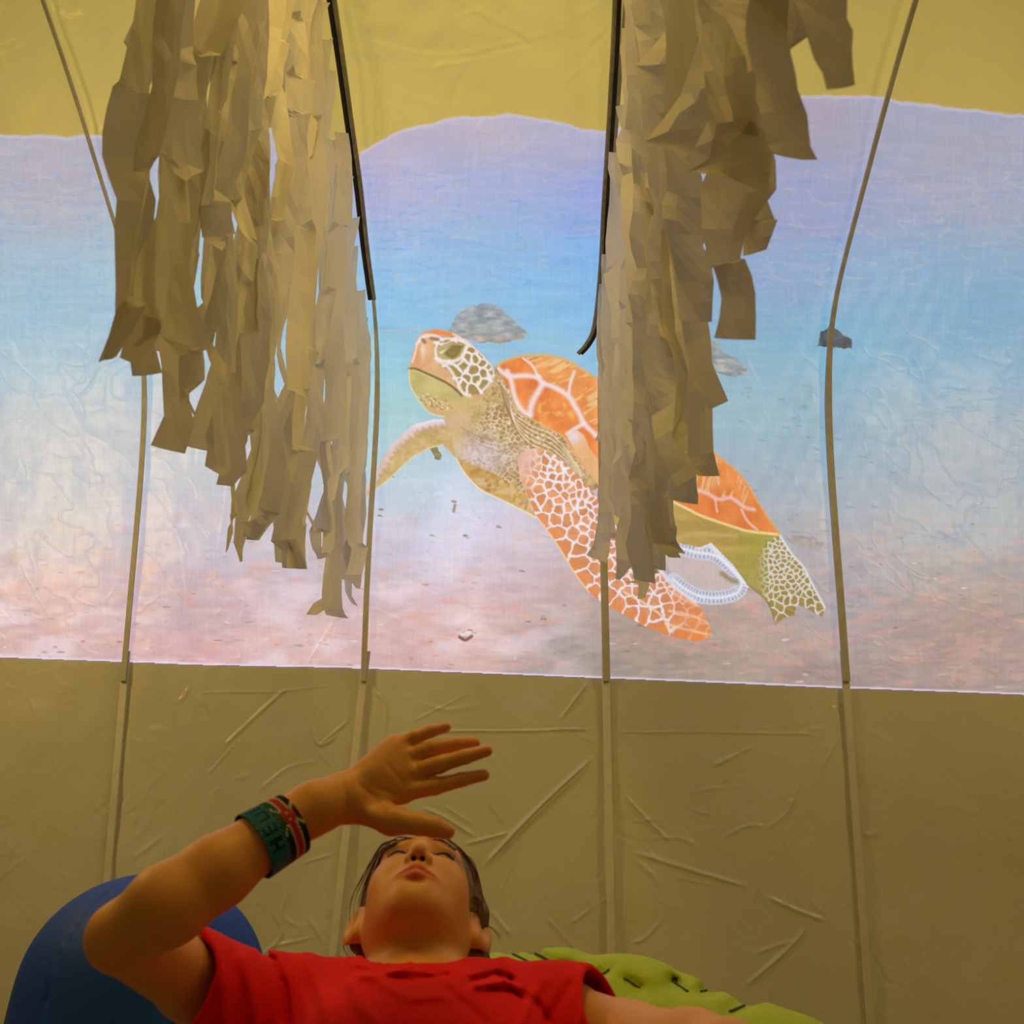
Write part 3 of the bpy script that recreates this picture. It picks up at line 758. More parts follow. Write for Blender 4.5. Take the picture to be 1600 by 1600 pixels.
# ------------------------------------------------------------------ dark curved rails carrying the streamers
def prof_at_Y(Y):
    """upper part of the profile: Z and inward normal at Y"""
    i = int(np.argmin(np.abs(prof[:, 0] - Y) + (prof[:, 1] < 1.9) * 9))
    return prof[i, 1], _pnrm[i]
def rail(pts_px, label, hook=None):
    """pts_px: photo pixels along the rail; it runs 25 mm inside the roof cloth"""
    rows = []
    for x, y in smooth_line(pts_px, 12):
        Y, Z, D = wall_at(y)
        i = int(np.argmin((prof[:, 0] - Y) ** 2 + (prof[:, 1] - Z) ** 2))
        ny, nz = _pnrm[i]
        D2 = D - 0.04
        p = P(x, y, D2)
        rows.append(p)
    # carry on over the camera outside the frame
    last = rows[0]; ext = []
    for Y in np.linspace(last[1] - 0.08, 0.1, 24):
        Z, nrm = prof_at_Y(Y)
        ext.append(np.array((last[0] + (last[1] - Y) * 0.01, Y, Z - 0.035)))
    path = np.array(ext[::-1] + rows)
    root = empty('streamer_rail', tuple(path[-1]))
    V, F = tube(path, 0.0062, 8, 1.0)
    make_mesh('rail_bar', V - path[-1], F, m_rail, root)
    sh = path + np.array((0.0120 if hook is None else -0.0095, 0.0, 0.0))
    V, F = tube(sh, 0.0068, 6, 0.9)
    o = make_mesh('webbing', V - path[-1], F, m_rail_web, root); o['label'] = 'olive webbing edge'
    thing(root, label, 'rail')
    return path
railL = rail([(513, -8), (520, 40), (529, 100), (543, 200), (556, 290), (566, 380), (574, 440), (578, 468)],
             'dark curved rail with olive webbing above the left streamer curtain')
railR = rail([(968, -8), (965, 60), (960, 150), (955, 230), (949, 320), (945, 400), (939, 470), (932, 515), (921, 538), (908, 553)],
             'dark curved rail above the right streamer curtain, its lower end hooked away', hook=True)

# ------------------------------------------------------------------ streamers
ordw = ['first', 'second', 'third', 'fourth', 'fifth', 'sixth', 'seventh', 'eighth', 'ninth', 'tenth', 'eleventh', 'twelfth', 'thirteenth',
        'fourteenth', 'fifteenth', 'sixteenth', 'seventeenth', 'eighteenth', 'nineteenth', 'twentieth', 'twenty-first', 'twenty-second',
        'twenty-third', 'twenty-fourth', 'twenty-fifth', 'twenty-sixth', 'twenty-seventh', 'twenty-eighth', 'twenty-ninth', 'thirtieth',
        'thirty-first', 'thirty-second', 'thirty-third', 'thirty-fourth', 'thirty-fifth', 'thirty-sixth', 'thirty-seventh', 'thirty-eighth']

def ribbon(keys, name='paper_streamer', step=0.03, seed=0, thick=0.0006):
    """keys: list of (centre xyz, half-width vector). Crisp folds are kept at the keys; edges are torn."""
    r = random.Random(seed)
    C = np.array([k[0] for k in keys], float); W = np.array([k[1] for k in keys], float)
    out_c, out_w = [], []
    for i in range(len(C) - 1):
        n = max(2, int(np.linalg.norm(C[i + 1] - C[i]) / step))
        for k in range(n):
            t = k / n
            ts = t * t * (3 - 2 * t) * 0.5 + t * 0.5
            out_c.append(C[i] * (1 - t) + C[i + 1] * t); out_w.append(W[i] * (1 - ts) + W[i + 1] * ts)
    out_c.append(C[-1]); out_w.append(W[-1])
    V, F = [], []
    e1 = e2 = 0
    m = 4
    for c, w in zip(out_c, out_w):
        e1 = e1 * 0.6 + r.gauss(0, 0.075); e2 = e2 * 0.6 + r.gauss(0, 0.075)
        L = np.linalg.norm(w) + 1e-9
        nrm = np.cross(w, (0, 0, 1.0)); nrm /= np.linalg.norm(nrm) + 1e-9
        for k in range(m):
            s = -1 - e1 + (2 + e1 + e2) * k / (m - 1)
            cup = (s * s - 0.4) * L * 0.13 + r.gauss(0, 0.0012)
            V.append(c + w * s + nrm * cup)
    for i in range(len(out_c) - 1):
        for k in range(m - 1):
            F.append((i * m + k, i * m + k + 1, (i + 1) * m + k + 1, (i + 1) * m + k))
    top = keys[0][0]
    o = make_mesh(name, np.array(V) - np.array(top), F, m_paper, smooth=False)
    o.location = top
    md = o.modifiers.new('thickness', 'SOLIDIFY'); md.thickness = thick
    return o

def hang(X0, Y0, zbot, width, seed, drift=0.0, lean=0.0, topz=None):
    r = random.Random(seed)
    Z, nrm = prof_at_Y(Y0)
    top = np.array((X0, Y0 - 0.01, (topz or Z) - 0.05))
    L = top[2] - zbot
    keys = []; z = top[2]; th = r.uniform(-0.5, 0.5); x = X0; y = top[1]
    dx = 0; first = True
    while True:
        f = (top[2] - z) / max(L, 0.01)
        w = width * (0.72 + 0.28 * min(1, f * 4)) * r.uniform(0.88, 1.06)
        keys.append((np.array((x, y, z)), 0.5 * w * np.array((math.cos(th), math.sin(th), r.uniform(-0.16, 0.16)))))
        if z <= zbot + 0.01: break
        s = min(r.uniform(0.05, 0.15), z - zbot)
        z -= s
        dx = dx * 0.4 + r.gauss(0, 0.017)
        x += dx + drift * s + lean * s + (X0 - x) * 0.18
        x = min(x, X0 + 0.012) if X0 < 0 else max(x, X0 - 0.002)
        y += r.gauss(0, 0.010)
        if r.random() < 0.34:
            keys.append((np.array((x, y, z)), 0.5 * w * np.array((math.cos(th), math.sin(th), r.uniform(-0.3, 0.3)))))
            th += r.choice([-1, 1]) * r.uniform(0.6, 1.2); z -= 0.012; x += r.gauss(0, 0.008)
        else: th += r.gauss(0, 0.28)
        th = max(-1.25, min(1.25, th * 0.9))
    # torn, kinked tail
    if r.random() < 0.6:
        c, w = keys[-1]
        keys.append((c + np.array((r.uniform(-0.02, 0.02), r.uniform(-0.02, 0.02), -r.uniform(0.02, 0.05))), w * r.choice([0.25, 0.6, 1.15])))
    return ribbon(keys, seed=seed)

XL, XR = -0.443, 0.272
rs = random.Random(21)
botL = lambda x: np.interp(x, [150, 250, 310, 330, 352, 380, 405, 440, 470, 495, 515, 540, 556, 570, 584], [560, 600, 660, 762, 700, 790, 850, 860, 905, 945, 940, 925, 930, 905, 770])
def looks(ln, tw, w):
    return ('long' if ln > 1.25 else 'medium-length' if ln > 1.0 else 'short')
left = []
xs_img = [196, 222, 246, 268, 288, 304, 318, 332, 346, 360, 374, 388, 402, 416, 430, 444, 458, 471, 484, 497, 509, 521, 532, 542, 551, 559, 566, 572]
for i, x in enumerate(xs_img):
    # picture-side foot position -> distance along the rail
    d = (XL - 0.01) * FPX / (x - 800)
    yb = float(botL(x)) + rs.uniform(-28, 12)
    if i % 4 == 2: yb -= rs.uniform(30, 130)
    p = P(x, yb, d)
    Y0 = min(p[1], 3.04)
    o = hang(XL + rs.uniform(-0.012, 0.004), Y0 + rs.uniform(-.01, .01), p[2], rs.uniform(0.040, 0.062), 100 + i, drift=0.012)
    left.append(o)
extraL = []
for i, x in enumerate([280, 312, 341, 368, 398, 440, 490]):
    d = (XL - 0.03) * FPX / (x - 800)
    p = P(x, float(botL(x)) - rs.uniform(110, 330), d)
    o = hang(XL - 0.02, min(p[1] + .01, 3.02), p[2], rs.uniform(0.036, 0.05), 300 + i, drift=-0.02)
    left.append(o)
left.sort(key=lambda o: -o.location.y)
for i, o in enumerate(left):
    thing(o, 'torn cream paper streamer in the left curtain, %s from the curved rail\'s lower end' % ordw[i], 'streamer', 'paper streamers of the left curtain')

right = []
botR = lambda x: np.interp(x, [938, 946, 960, 985, 1005, 1022, 1040, 1060, 1090], [850, 880, 850, 900, 915, 895, 850, 800, 745])
for i, x in enumerate([941, 943, 946, 950, 953, 957, 960, 963, 966, 973, 980, 987, 994, 1001, 1009, 1017, 1025, 1033, 1042, 1051, 1061, 1072]):
    d = max(0.5, (XR + 0.012) * FPX / (x - 800))
    yb = float(botR(x)) + rs.uniform(-40, 8)
    if i % 3 == 1: yb -= rs.uniform(60, 260)
    if i in (0, 2, 5): yb -= 180
    d = min(d, 3.12)
    p = P(x, yb, d)
    o = hang(XR + rs.uniform(0.0, 0.022), min(p[1], 3.03), p[2], rs.uniform(0.042, 0.062), 500 + i, drift=-0.006)
    right.append(o)
# nearer strips, shaped after the photo: (left x, y, right x, y, depth) across the strip
def authored(rows, seed):
    keys = []; r = random.Random(seed + 5)
    full = []
    for q0, q1 in zip(rows[:-1], rows[1:]):
        full.append(q0)
        if q1[1] - q0[1] > 60:
            n = int((q1[1] - q0[1]) / 42)
            for k in range(1, n):
                f = k / n; m_ = [a * (1 - f) + b * f for a, b in zip(q0, q1)]
                j = r.gauss(0, 5); s_ = r.uniform(-7, 7); t_ = r.uniform(-9, 9)
                full.append((m_[0] + j + s_, m_[1] + t_, m_[2] + j - s_, m_[3] - t_, m_[4], r.uniform(-.02, .02)))
    full.append(rows[-1])
    for x1, y1, x2, y2, d, tw in full:
        a = P(x1, y1, d - tw); b_ = P(x2, y2, d + tw)
        keys.append(((a + b_) / 2, (b_ - a) / 2))
    # run up to the rail
    c, w = keys[0]
    Z, _ = prof_at_Y(c[1])
    if Z - 0.05 > c[2] + 0.05:
        n = max(1, int((Z - 0.05 - c[2]) / 0.2)); up = []
        for k in range(n, 0, -1):
            f = k / n
            up.append((np.array((c[0] * (1 - f) + (XR + 0.01) * f, c[1], c[2] + (Z - 0.05 - c[2]) * f)), w * (1 - 0.3 * f)))
        keys = up + keys
    return ribbon(keys, seed=seed, step=0.022)
A = [
 [(1168,-10,1235,-10,1.08,.0),(1164,60,1230,50,1.08,.01),(1176,130,1240,118,1.08,.01),(1196,230,1262,205,1.08,.0),(1205,242,1274,252,1.08,.0)],
 [(1238,-10,1320,-10,0.98,.01),(1252,40,1318,30,.98,.0),(1276,90,1330,80,.98,.01),(1290,142,1336,132,.98,.0)],
 [(1130,-10,1290,-10,1.12,.03),(1125,20,1292,30,1.12,.02),(1180,112,1262,60,1.12,-.02)],
 [(1085,-10,1160,-10,1.25,.0),(1092,40,1152,20,1.25,.02),(1100,112,1150,108,1.25,.0),(1102,190,1152,190,1.25,.02),(1080,270,1172,198,1.22,-.02),(1092,275,1210,240,1.2,.0),(1120,268,1207,306,1.2,.01)],
 [(1100,-10,1135,10,1.4,.01),(1090,70,1140,70,1.4,.0),(1060,150,1120,130,1.4,.02),(1015,222,1108,165,1.4,-.02),(1050,236,1120,200,1.38,.0),(1078,262,1125,240,1.36,.02)],
 [(1128,230,1200,215,1.28,.0),(1098,300,1205,300,1.28,.02),(1100,420,1155,405,1.28,.0),(1112,420,1165,405,1.28,.02),(1130,468,1182,460,1.27,.0),(1118,530,1182,532,1.27,.0)],
 [(1150,280,1188,290,1.33,.0),(1158,345,1214,342,1.33,-.02),(1158,348,1212,344,1.33,.02),(1160,400,1196,392,1.33,.0)],
 [(1035,230,1085,245,1.5,.0),(1042,300,1102,312,1.5,.01),(1045,386,1098,386,1.5,.0),(1056,440,1115,440,1.5,.02),(1060,500,1112,504,1.5,.0)],
 [(1000,-10,1060,-10,1.75,.0),(1005,95,1070,60,1.75,.02),(1010,180,1062,160,1.75,.0),(1022,240,1068,250,1.75,.02),(1030,320,1080,330,1.75,.0),(1055,460,1098,450,1.74,.02),(1072,540,1108,520,1.72,.0),(1080,590,1115,565,1.7,.0),(1108,640,1140,626,1.68,.0)],
 [(990,-10,1040,0,1.95,.0),(996,90,1044,100,1.95,.02),(1000,200,1040,210,1.95,.0),(1012,380,1058,380,1.95,.02),(1020,490,1064,480,1.95,.0),(1000,560,1058,590,1.93,.02),(1018,650,1064,622,1.9,.0),(1020,690,1070,660,1.85,.02),(1058,762,1096,736,1.8,.0)],
 [(975,-10,1010,-10,2.1,.0),(980,150,1020,160,2.1,.02),(985,330,1022,340,2.1,.0),(992,500,1040,500,2.1,.0),(988,660,1040,660,2.1,.02),(985,790,1030,780,2.1,.0),(990,905,1022,912,2.1,.0)],
 [(1012,640,1046,640,2.0,.0),(1010,720,1050,700,2.0,.02),(1012,790,1044,790,2.0,.0),(1020,850,1050,848,2.0,.0)],
 [(1000,770,1030,780,2.12,.0),(1008,830,1036,840,2.12,.02),(1018,888,1040,892,2.12,.0)],
 [(935,800,958,800,2.9,.0),(928,850,952,846,2.9,.02),(918,868,948,880,2.88,.0)],
 [(1030,-10,1100,-10,1.6,.0),(1040,50,1098,60,1.6,.02),(1000,105,1090,90,1.6,-.01),(1020,150,1095,130,1.58,.0),(1040,210,1090,180,1.58,.02),(1044,300,1088,310,1.58,.0)],
 [(1148,0,1190,-10,1.2,.0),(1140,60,1196,52,1.2,.02),(1128,120,1190,112,1.2,.0),(1150,205,1185,215,1.2,.0)],
]
_skip = ([(960,-10,1010,-10,2.4,.0),(958,200,1000,210,2.4,.02),(960,420,1000,420,2.4,.0),(958,600,1004,600,2.4,.02),(962,740,1000,740,2.4,.0),(960,850,985,850,2.4,.0)])
_skip = ([(950,100,990,110,2.7,.0),(948,300,985,310,2.7,.02),(945,500,985,500,2.7,.0),(940,640,975,640,2.7,.02),(942,780,970,780,2.7,.0)])
for i, rows in enumerate(A):
    right.append(authored(rows, 700 + i))
right.sort(key=lambda o: -o.location.y)
for i, o in enumerate(right):
    thing(o, 'torn cream paper streamer in the right curtain, %s from the hooked rail end' % ordw[i], 'streamer', 'paper streamers of the right curtain')
# ------------------------------------------------------------------ implicit sculpting: distance fields meshed by surface nets
def v3(*a): return np.array(a, np.float32)
def smin(a, b, k):
    h = np.maximum(k - np.abs(a - b), 0) / k
    return np.minimum(a, b) - h * h * k * 0.25
def smax(a, b, k): return -smin(-a, -b, k)
def sph(p, c, r): return np.linalg.norm(p - np.float32(c), axis=-1) - np.float32(r)
def cap(p, a, b, ra, rb=None):
    a = np.asarray(a, np.float32); b = np.asarray(b, np.float32); rb = ra if rb is None else rb
    d = b - a; t = np.clip(((p - a) @ d) / np.float32(d @ d + 1e-12), 0, 1)
    return np.linalg.norm(p - a - t[..., None] * d, axis=-1) - (ra + (rb - ra) * t).astype(np.float32)
def ell(p, c, r, R=None):
    q = p - np.asarray(c, np.float32)
    if R is not None: q = q @ np.asarray(R, np.float32)
    r = np.asarray(r, np.float32)
    k0 = np.linalg.norm(q / r, axis=-1); k1 = np.linalg.norm(q / (r * r), axis=-1)
    return k0 * (k0 - 1) / (k1 + 1e-9)
def chain(p, pts, k):
    d = None
    for (a, ra), (b_, rb) in zip(pts[:-1], pts[1:]):
        e = cap(p, a, b_, ra, rb); d = e if d is None else smin(d, e, k)
    return d

def nets(fn, lo, hi, h, B=14):
    lo = np.array(lo, float); n = np.ceil((np.array(hi) - lo) / h / B).astype(int)
    N = n * B + 1
    F = np.ones(N, np.float32)
    ci = np.stack(np.meshgrid(*[np.arange(k) for k in n], indexing='ij'), -1).reshape(-1, 3)
    cc = (lo + (ci * B + B / 2) * h).astype(np.float32)
    dc = fn(cc); rad = B * h * 0.87
    act = np.abs(dc) < rad * 1.5 + 0.012
    g = np.arange(B + 1)
    for c, d in zip(ci[~act], dc[~act]):
        if d < 0: F[c[0]*B:c[0]*B+B+1, c[1]*B:c[1]*B+B+1, c[2]*B:c[2]*B+B+1] = -1
    off = np.stack(np.meshgrid(g, g, g, indexing='ij'), -1).reshape(-1, 3)
    A_ = ci[act]
    for s in range(0, len(A_), 48):
        blk = A_[s:s + 48]
        idx3 = blk[:, None, :] * B + off[None]
        val = fn((lo + idx3 * h).astype(np.float32).reshape(-1, 3))
        ii = idx3.reshape(-1, 3)
        F[ii[:, 0], ii[:, 1], ii[:, 2]] = val
    sg = F < 0
    cnt = np.zeros(N - 1, np.int8)
    for dx in (0, 1):
        for dy in (0, 1):
            for dz in (0, 1):
                cnt += sg[dx:N[0]-1+dx, dy:N[1]-1+dy, dz:N[2]-1+dz]
    cells = np.argwhere((cnt > 0) & (cnt < 8))
    key = -np.ones(N - 1, np.int32); key[cells[:, 0], cells[:, 1], cells[:, 2]] = np.arange(len(cells))
    corners = [(a, b_, c) for a in (0, 1) for b_ in (0, 1) for c in (0, 1)]
    cv = np.stack([F[cells[:, 0]+a, cells[:, 1]+b_, cells[:, 2]+c] for a, b_, c in corners], 1)
    acc = np.zeros((len(cells), 3)); num_ = np.zeros(len(cells))
    for i in range(8):
        for j in range(i + 1, 8):
            df = [corners[j][k] - corners[i][k] for k in range(3)]
            if sum(abs(x) for x in df) != 1: continue
            m = (cv[:, i] < 0) != (cv[:, j] < 0)
            t = np.where(m, cv[:, i] / (cv[:, i] - cv[:, j] + 1e-12), 0)
            pos = np.array(corners[i])[None] + t[:, None] * np.array(df)[None]
            acc += np.where(m[:, None], pos, 0); num_ += m
    V = lo + (cells + acc / num_[:, None]) * h
    faces = []
    for ax in range(3):
        o1, o2 = [(1, 2), (2, 0), (0, 1)][ax]
        a = [slice(None)] * 3; b_ = [slice(None)] * 3
        a[ax] = slice(0, N[ax]-1); b_[ax] = slice(1, N[ax])
        ch = np.argwhere(sg[tuple(a)] != sg[tuple(b_)])
        ch = ch[(ch[:, o1] > 0) & (ch[:, o2] > 0) & (ch[:, o1] < N[o1]-1) & (ch[:, o2] < N[o2]-1)]
        e1 = np.zeros(3, int); e1[o1] = 1; e2 = np.zeros(3, int); e2[o2] = 1
        q = [ch - e1 - e2, ch - e2, ch, ch - e1]
        Q = np.stack([key[k[:, 0], k[:, 1], k[:, 2]] for k in q], 1)
        ins = sg[ch[:, 0], ch[:, 1], ch[:, 2]]
        Q = np.where(ins[:, None], Q, Q[:, ::-1])
        faces.append(Q)
    Fc = np.concatenate(faces); Fc = Fc[(Fc >= 0).all(1)]
    return V, Fc

# ------------------------------------------------------------------ the girl
pp = lambda x, y, d: P(x, y, d).astype(np.float32)
HC = pp(655, 1428, 1.50)                      # head centre
HS = 1.07
el = math.radians(77)
BK = -FWD                                    # toward the camera
roll = math.radians(2.5)
rx = np.array((1.0, 0, 0)) * math.cos(roll) - UPV * math.sin(roll)
upc = np.array((1.0, 0, 0)) * math.sin(roll) + UPV * math.cos(roll)
# a slight turn so the view ray at the head's position is what counts
hf = upc * math.sin(el) + BK * math.cos(el)
hz = upc * math.cos(el) - BK * math.sin(el)
HR = np.stack([rx, hf, hz], 1).astype(np.float32)     # local (x, forward, up) -> world columns
XF = np.array((.90, 1, 1), np.float32)
def to_head(p): return ((p - HC) @ HR) / (np.float32(HS) * XF)
def from_head(q): return HC + (HR @ (np.asarray(q, np.float32) * XF)) * HS

def head_sdf(q):
    ax = np.stack([np.abs(q[..., 0]), q[..., 1], q[..., 2]], -1)
    d = ell(q, (0, -.012, .035), (.071, .090, .082))
    d = smin(d, ell(q, (0, .018, -.025), (.059, .070, .082)), .045)
    d = smin(d, cap(ax, (.050, -.004, -.050), (.016, .066, -.088), .018, .018), .045)
    d = smin(d, ell(q, (0, .074, -.088), (.021, .017, .017)), .024)
    d = smin(d, sph(ax, (.031, .052, -.028), .030), .035)
    d = smin(d, cap(ax, (.004, .082, .026), (.042, .064, .024), .011, .010), .02)
    d = smax(d, -ell(ax, (.031, .094, .004), (.016, .012, .0095)), .014)
    d = smin(d, ell(ax, (.031, .0735, .003), (.0145, .0125, .0125)), .004)
    d = smin(d, cap(q, (0, .080, .018), (0, .104, -.026), .0075, .0085), .012)
    d = smin(d, sph(q, (0, .108, -.031), .0098), .008)
    d = smin(d, sph(ax, (.0115, .098, -.035), .0078), .006)
    d = smin(d, cap(q, (0, .092, -.036), (0, .094, -.052), .006, .006), .01)
    d = smax(d, -cap(ax, (.0055, .1065, -.0445), (.0072, .094, -.034), .0030, .0028), .0025)
    # lips
    mm = ell(q, (0, .078, -.062), (.030, .019, .022)); d = smin(d, mm, .015)
    up_ = np.minimum(cap(ax, (.004, .0995, -.0570), (.0255, .0890, -.0655), .0056, .0036), cap(q, (-.004, .0995, -.0575), (.004, .0995, -.0575), .0054))
    lo_ = cap(ax, (.0, .0968, -.0688), (.0225, .0903, -.0680), .0058, .0042)
    d = smin(d, up_, .0045); d = smin(d, lo_, .0045)
    d = smax(d, -cap(ax, (0, .1055, -.0632), (.027, .0925, -.0668), .0014, .0010), .002)
    d = smax(d, -ell(q, (0, .098, -.0785), (.014, .006, .004)), .006)
    # ears
    e = ell(ax, (.0885, -.010, -.016), (.0080, .024, .032), EAR)
    e = smin(e, ell(ax, (.0810, -.004, -.042), (.006, .010, .011)), .010)
    e = smax(e, -ell(ax, (.0965, -.004, -.016), (.0075, .014, .021), EAR), .005)
    d = smin(d, e, .007)
    return d
_ca, _sa = math.cos(math.radians(38)), math.sin(math.radians(38))
EAR = np.array([[_ca, _sa, 0], [-_sa, _ca, 0], [0, 0, 1]]).T.astype(np.float32)

NB = pp(652, 1590, 1.345)                      # neck base
SHL, SHR = pp(418, 1588, 1.38), pp(872, 1604, 1.36)
ELB = pp(190, 1464, 1.13)
FA = [(ELB, .034), (pp(262, 1414, 1.12), .0400), (pp(340, 1362, 1.15), .0365), (pp(424, 1303, 1.19), .0300), (pp(492, 1262, 1.22), .0275), (pp(530, 1248, 1.24), .0275)]
WR = pp(537, 1247, 1.245)
MCP = {'index': pp(634, 1238, 1.265), 'middle': pp(643, 1208, 1.275), 'ring': pp(636, 1183, 1.285), 'pinky': pp(620, 1166, 1.295)}
FING = {
 'index': [(MCP['index'], .0102), (pp(680, 1229, 1.258), .0096), (pp(722, 1218, 1.262), .0083), (pp(756, 1211, 1.268), .0069)],
 'middle': [(MCP['middle'], .0100), (pp(688, 1194, 1.265), .0096), (pp(728, 1182, 1.268), .0085), (pp(760, 1173, 1.274), .0072)],
 'ring': [(MCP['ring'], .0095), (pp(676, 1169, 1.285), .0095), (pp(712, 1163, 1.292), .0085), (pp(741, 1161, 1.30), .0074)],
 'pinky': [(MCP['pinky'], .0088), (pp(648, 1152, 1.295), .0083), (pp(675, 1142, 1.30), .0072), (pp(697, 1136, 1.305), .0063)],
}
THB = [(pp(556, 1262, 1.245), .0155), (pp(612, 1282, 1.225), .0150), (pp(654, 1288, 1.215), .0118), (pp(678, 1292, 1.213), .0112), (pp(698, 1299, 1.214), .0092)]

def hand_sdf(p):
    d = None
    for k_, r_ in (('index', .0135), ('middle', .0140), ('ring', .0138), ('pinky', .0120)):
        e = cap(p, WR + (MCP[k_] - WR) * 0.12, MCP[k_] + (WR - MCP[k_]) * 0.07, .0165, r_)
        d = e if d is None else smin(d, e, .012)
    d = smin(d, chain(p, THB[:2], .006), .020)
    d = smin(d, cap(p, WR + (MCP['pinky'] - WR) * .2, MCP['pinky'], .0155, .0115), .015)
    d = smax(d, -ell(p, pp(598, 1228, 1.228), (.024, .012, .020)), .016)
    d = smin(d, chain(p, THB[1:], .004), .010)
    for k_, ch in FING.items():
        d = smin(d, chain(p, ch, .003), .006)
    return d
BBOX_HAND = (np.array(P(500, 1330, 1.25)), )
RE = pp(1140, 1668, 1.10)                      # her left elbow, low at the frame's edge
def arms_sdf(p):
    d = chain(p, FA, .012)
    d = smin(d, chain(p, [(SHL, .048), (pp(305, 1532, 1.26), .042), (ELB, .034)], .02), .012)
    d2 = chain(p, [(SHR, .052), (pp(985, 1642, 1.27), .050), (pp(1085, 1655, 1.16), .046), (RE, .042)], .02)
    d2 = smin(d2, chain(p, [(RE, .041), (pp(1020, 1790, .98), .036), (pp(900, 1860, .93), .028)], .01), .02)
    return d, d2
CH = pp(655, 1722, 1.24)
def torso_sdf(p, fat=0.0):
    d = cap(p, SHL, SHR, .050, .050)
    d = smin(d, cap(p, NB, SHL, .040, .048), .04); d = smin(d, cap(p, NB, SHR, .040, .048), .04)
    d = smin(d, ell(p, CH, (.17, .14, .11), TR), .07)
    d = smin(d, ell(p, CH + np.float32((0, -.24, -.15)), (.155, .20, .10), TR), .08)
    d = smin(d, ell(p, CH + np.float32((0, -.38, -.24)), (.165, .15, .105), TR), .08)
    return d - fat
_t = math.radians(32)
TR = np.array([[1, 0, 0], [0, math.cos(_t), -math.sin(_t)], [0, math.sin(_t), math.cos(_t)]]).astype(np.float32)
def crease_px(p, lines):
    px, py = project(p); h = np.zeros(px.shape, np.float32)
    for pts, a, w in lines:
        pts = np.array(pts, float)
        m = (px > pts[:, 0].min() - 3*w) & (px < pts[:, 0].max() + 3*w) & (py > pts[:, 1].min() - 3*w) & (py < pts[:, 1].max() + 3*w)
        if m.any():
            d, t = seg_dist(px[m], py[m], pts)
            h[m] += a * 0.8 * np.exp(-(d / w) ** 2)
    return h
palm_lines = [([(640,1180),(646,1190),(655,1205)], .0012, 2.5), ([(606,1195),(628,1222),(632,1245)], .0016, 2.5), ([(590,1232),(615,1240),(632,1248)], .0012, 2.5),
              ([(560,1225),(585,1245),(600,1270)], .0014, 3), ([(533,1215),(540,1240),(538,1275)], .0012, 2.5),
              ([(690,1160),(693,1178)], .0008, 2), ([(688,1222),(690,1234)], .0008, 2), ([(724,1213),(726,1224)], .0008, 2), ([(728,1155),(730,1166)], .0008, 2), ([(660,1278),(662,1298)], .001, 2)]
def body_sdf(p):
    h = head_sdf(to_head(p)) * HS
    nk = chain(p, [(from_head((0, -.022, -.035)), .052), (pp(652, 1510, 1.42), .053), (NB, .060)], .02)
    # hollow beside the windpipe and collar
    d = smin(h, nk, .022)
    d = smin(d, torso_sdf(p), .03)
    a1, a2 = arms_sdf(p)
    d = smin(d, a1, .02); d = smin(d, a2, .012)
    near = (np.abs(p - np.float32(P(610, 1235, 1.26))).max(-1) < .16)
    if near.any():
        q = p[near]; hd = hand_sdf(q)
        d[near] = smin(d[near], hd, .012) + crease_px(q, palm_lines)
    return d
lo = (-.60, .78, .12); hi = (.33, 1.66, .98)
V, F = nets(body_sdf, lo, hi, 0.0023)
print('body', len(V), len(F))
V32 = V.astype(np.float32)
q = to_head(V32)
c = np.tile(np.array((.68, .31, .09)), (len(V), 1))
n_ = fbm(V[:, 0] * 60, V[:, 2] * 60 + V[:, 1] * 40, 5)
c *= (0.94 + 0.12 * n_)[:, None]
aq = np.stack([np.abs(q[:, 0]), q[:, 1], q[:, 2]], 1)
def mixc(w, col):
    global c
    w = np.clip(w, 0, 1)[:, None]; c = c * (1 - w) + np.array(col) * w
near_head = np.linalg.norm(q, axis=1) < .14
lip = np.minimum(cap(aq, (.002, .0995, -.0570), (.0255, .0890, -.0655), .0056, .0036), cap(aq, (.0, .0968, -.0688), (.0225, .0903, -.0680), .0058, .0042))
mixc(np.clip(1.2 - lip / .0022, 0, 1) * near_head, (.58, .11, .07))
mixc(np.exp(-(np.linalg.norm(aq - (.042, .070, -.028), axis=1) / .022) ** 2) * .35 * near_head, (.78, .34, .22))
br, _b = seg_dist(aq[:, 0], aq[:, 2], np.array([(.012, .0225), (.026, .0275), (.044, .0225)]))
mixc(np.clip(1.3 - br / .0032, 0, 1) * (q[:, 1] > .05) * .55, (.22, .12, .06))
ls, _b = seg_dist(aq[:, 0], aq[:, 2], np.array([(.018, .0005), (.031, .0025), (.045, -.001)]))
mixc(np.clip(1.5 - ls / .0026, 0, 1) * (q[:, 1] > .05) * 1.0, (.04, .03, .02))
mixc(np.clip(1.2 - cap(aq, (.0055, .1065, -.0445), (.0072, .094, -.034), .0030, .0028) / .0012, 0, 1) * near_head * .95, (.06, .02, .012))
tips = np.min([np.linalg.norm(V - ch[-1][0], axis=1) for ch in list(FING.values()) + [THB]], axis=0)
mixc(np.exp(-(tips / .016) ** 2) * .5, (.80, .30, .20))
girl_loc = tuple(float(t) for t in P(655, 1750, 1.2))
girl = make_mesh('person', V - np.array(girl_loc), F, m_skin, None, True, c)
girl.location = girl_loc
thing(girl, 'girl in a red T-shirt lying back, head tipped up, braceleted arm raised', 'person')
gl = np.array(girl_loc)

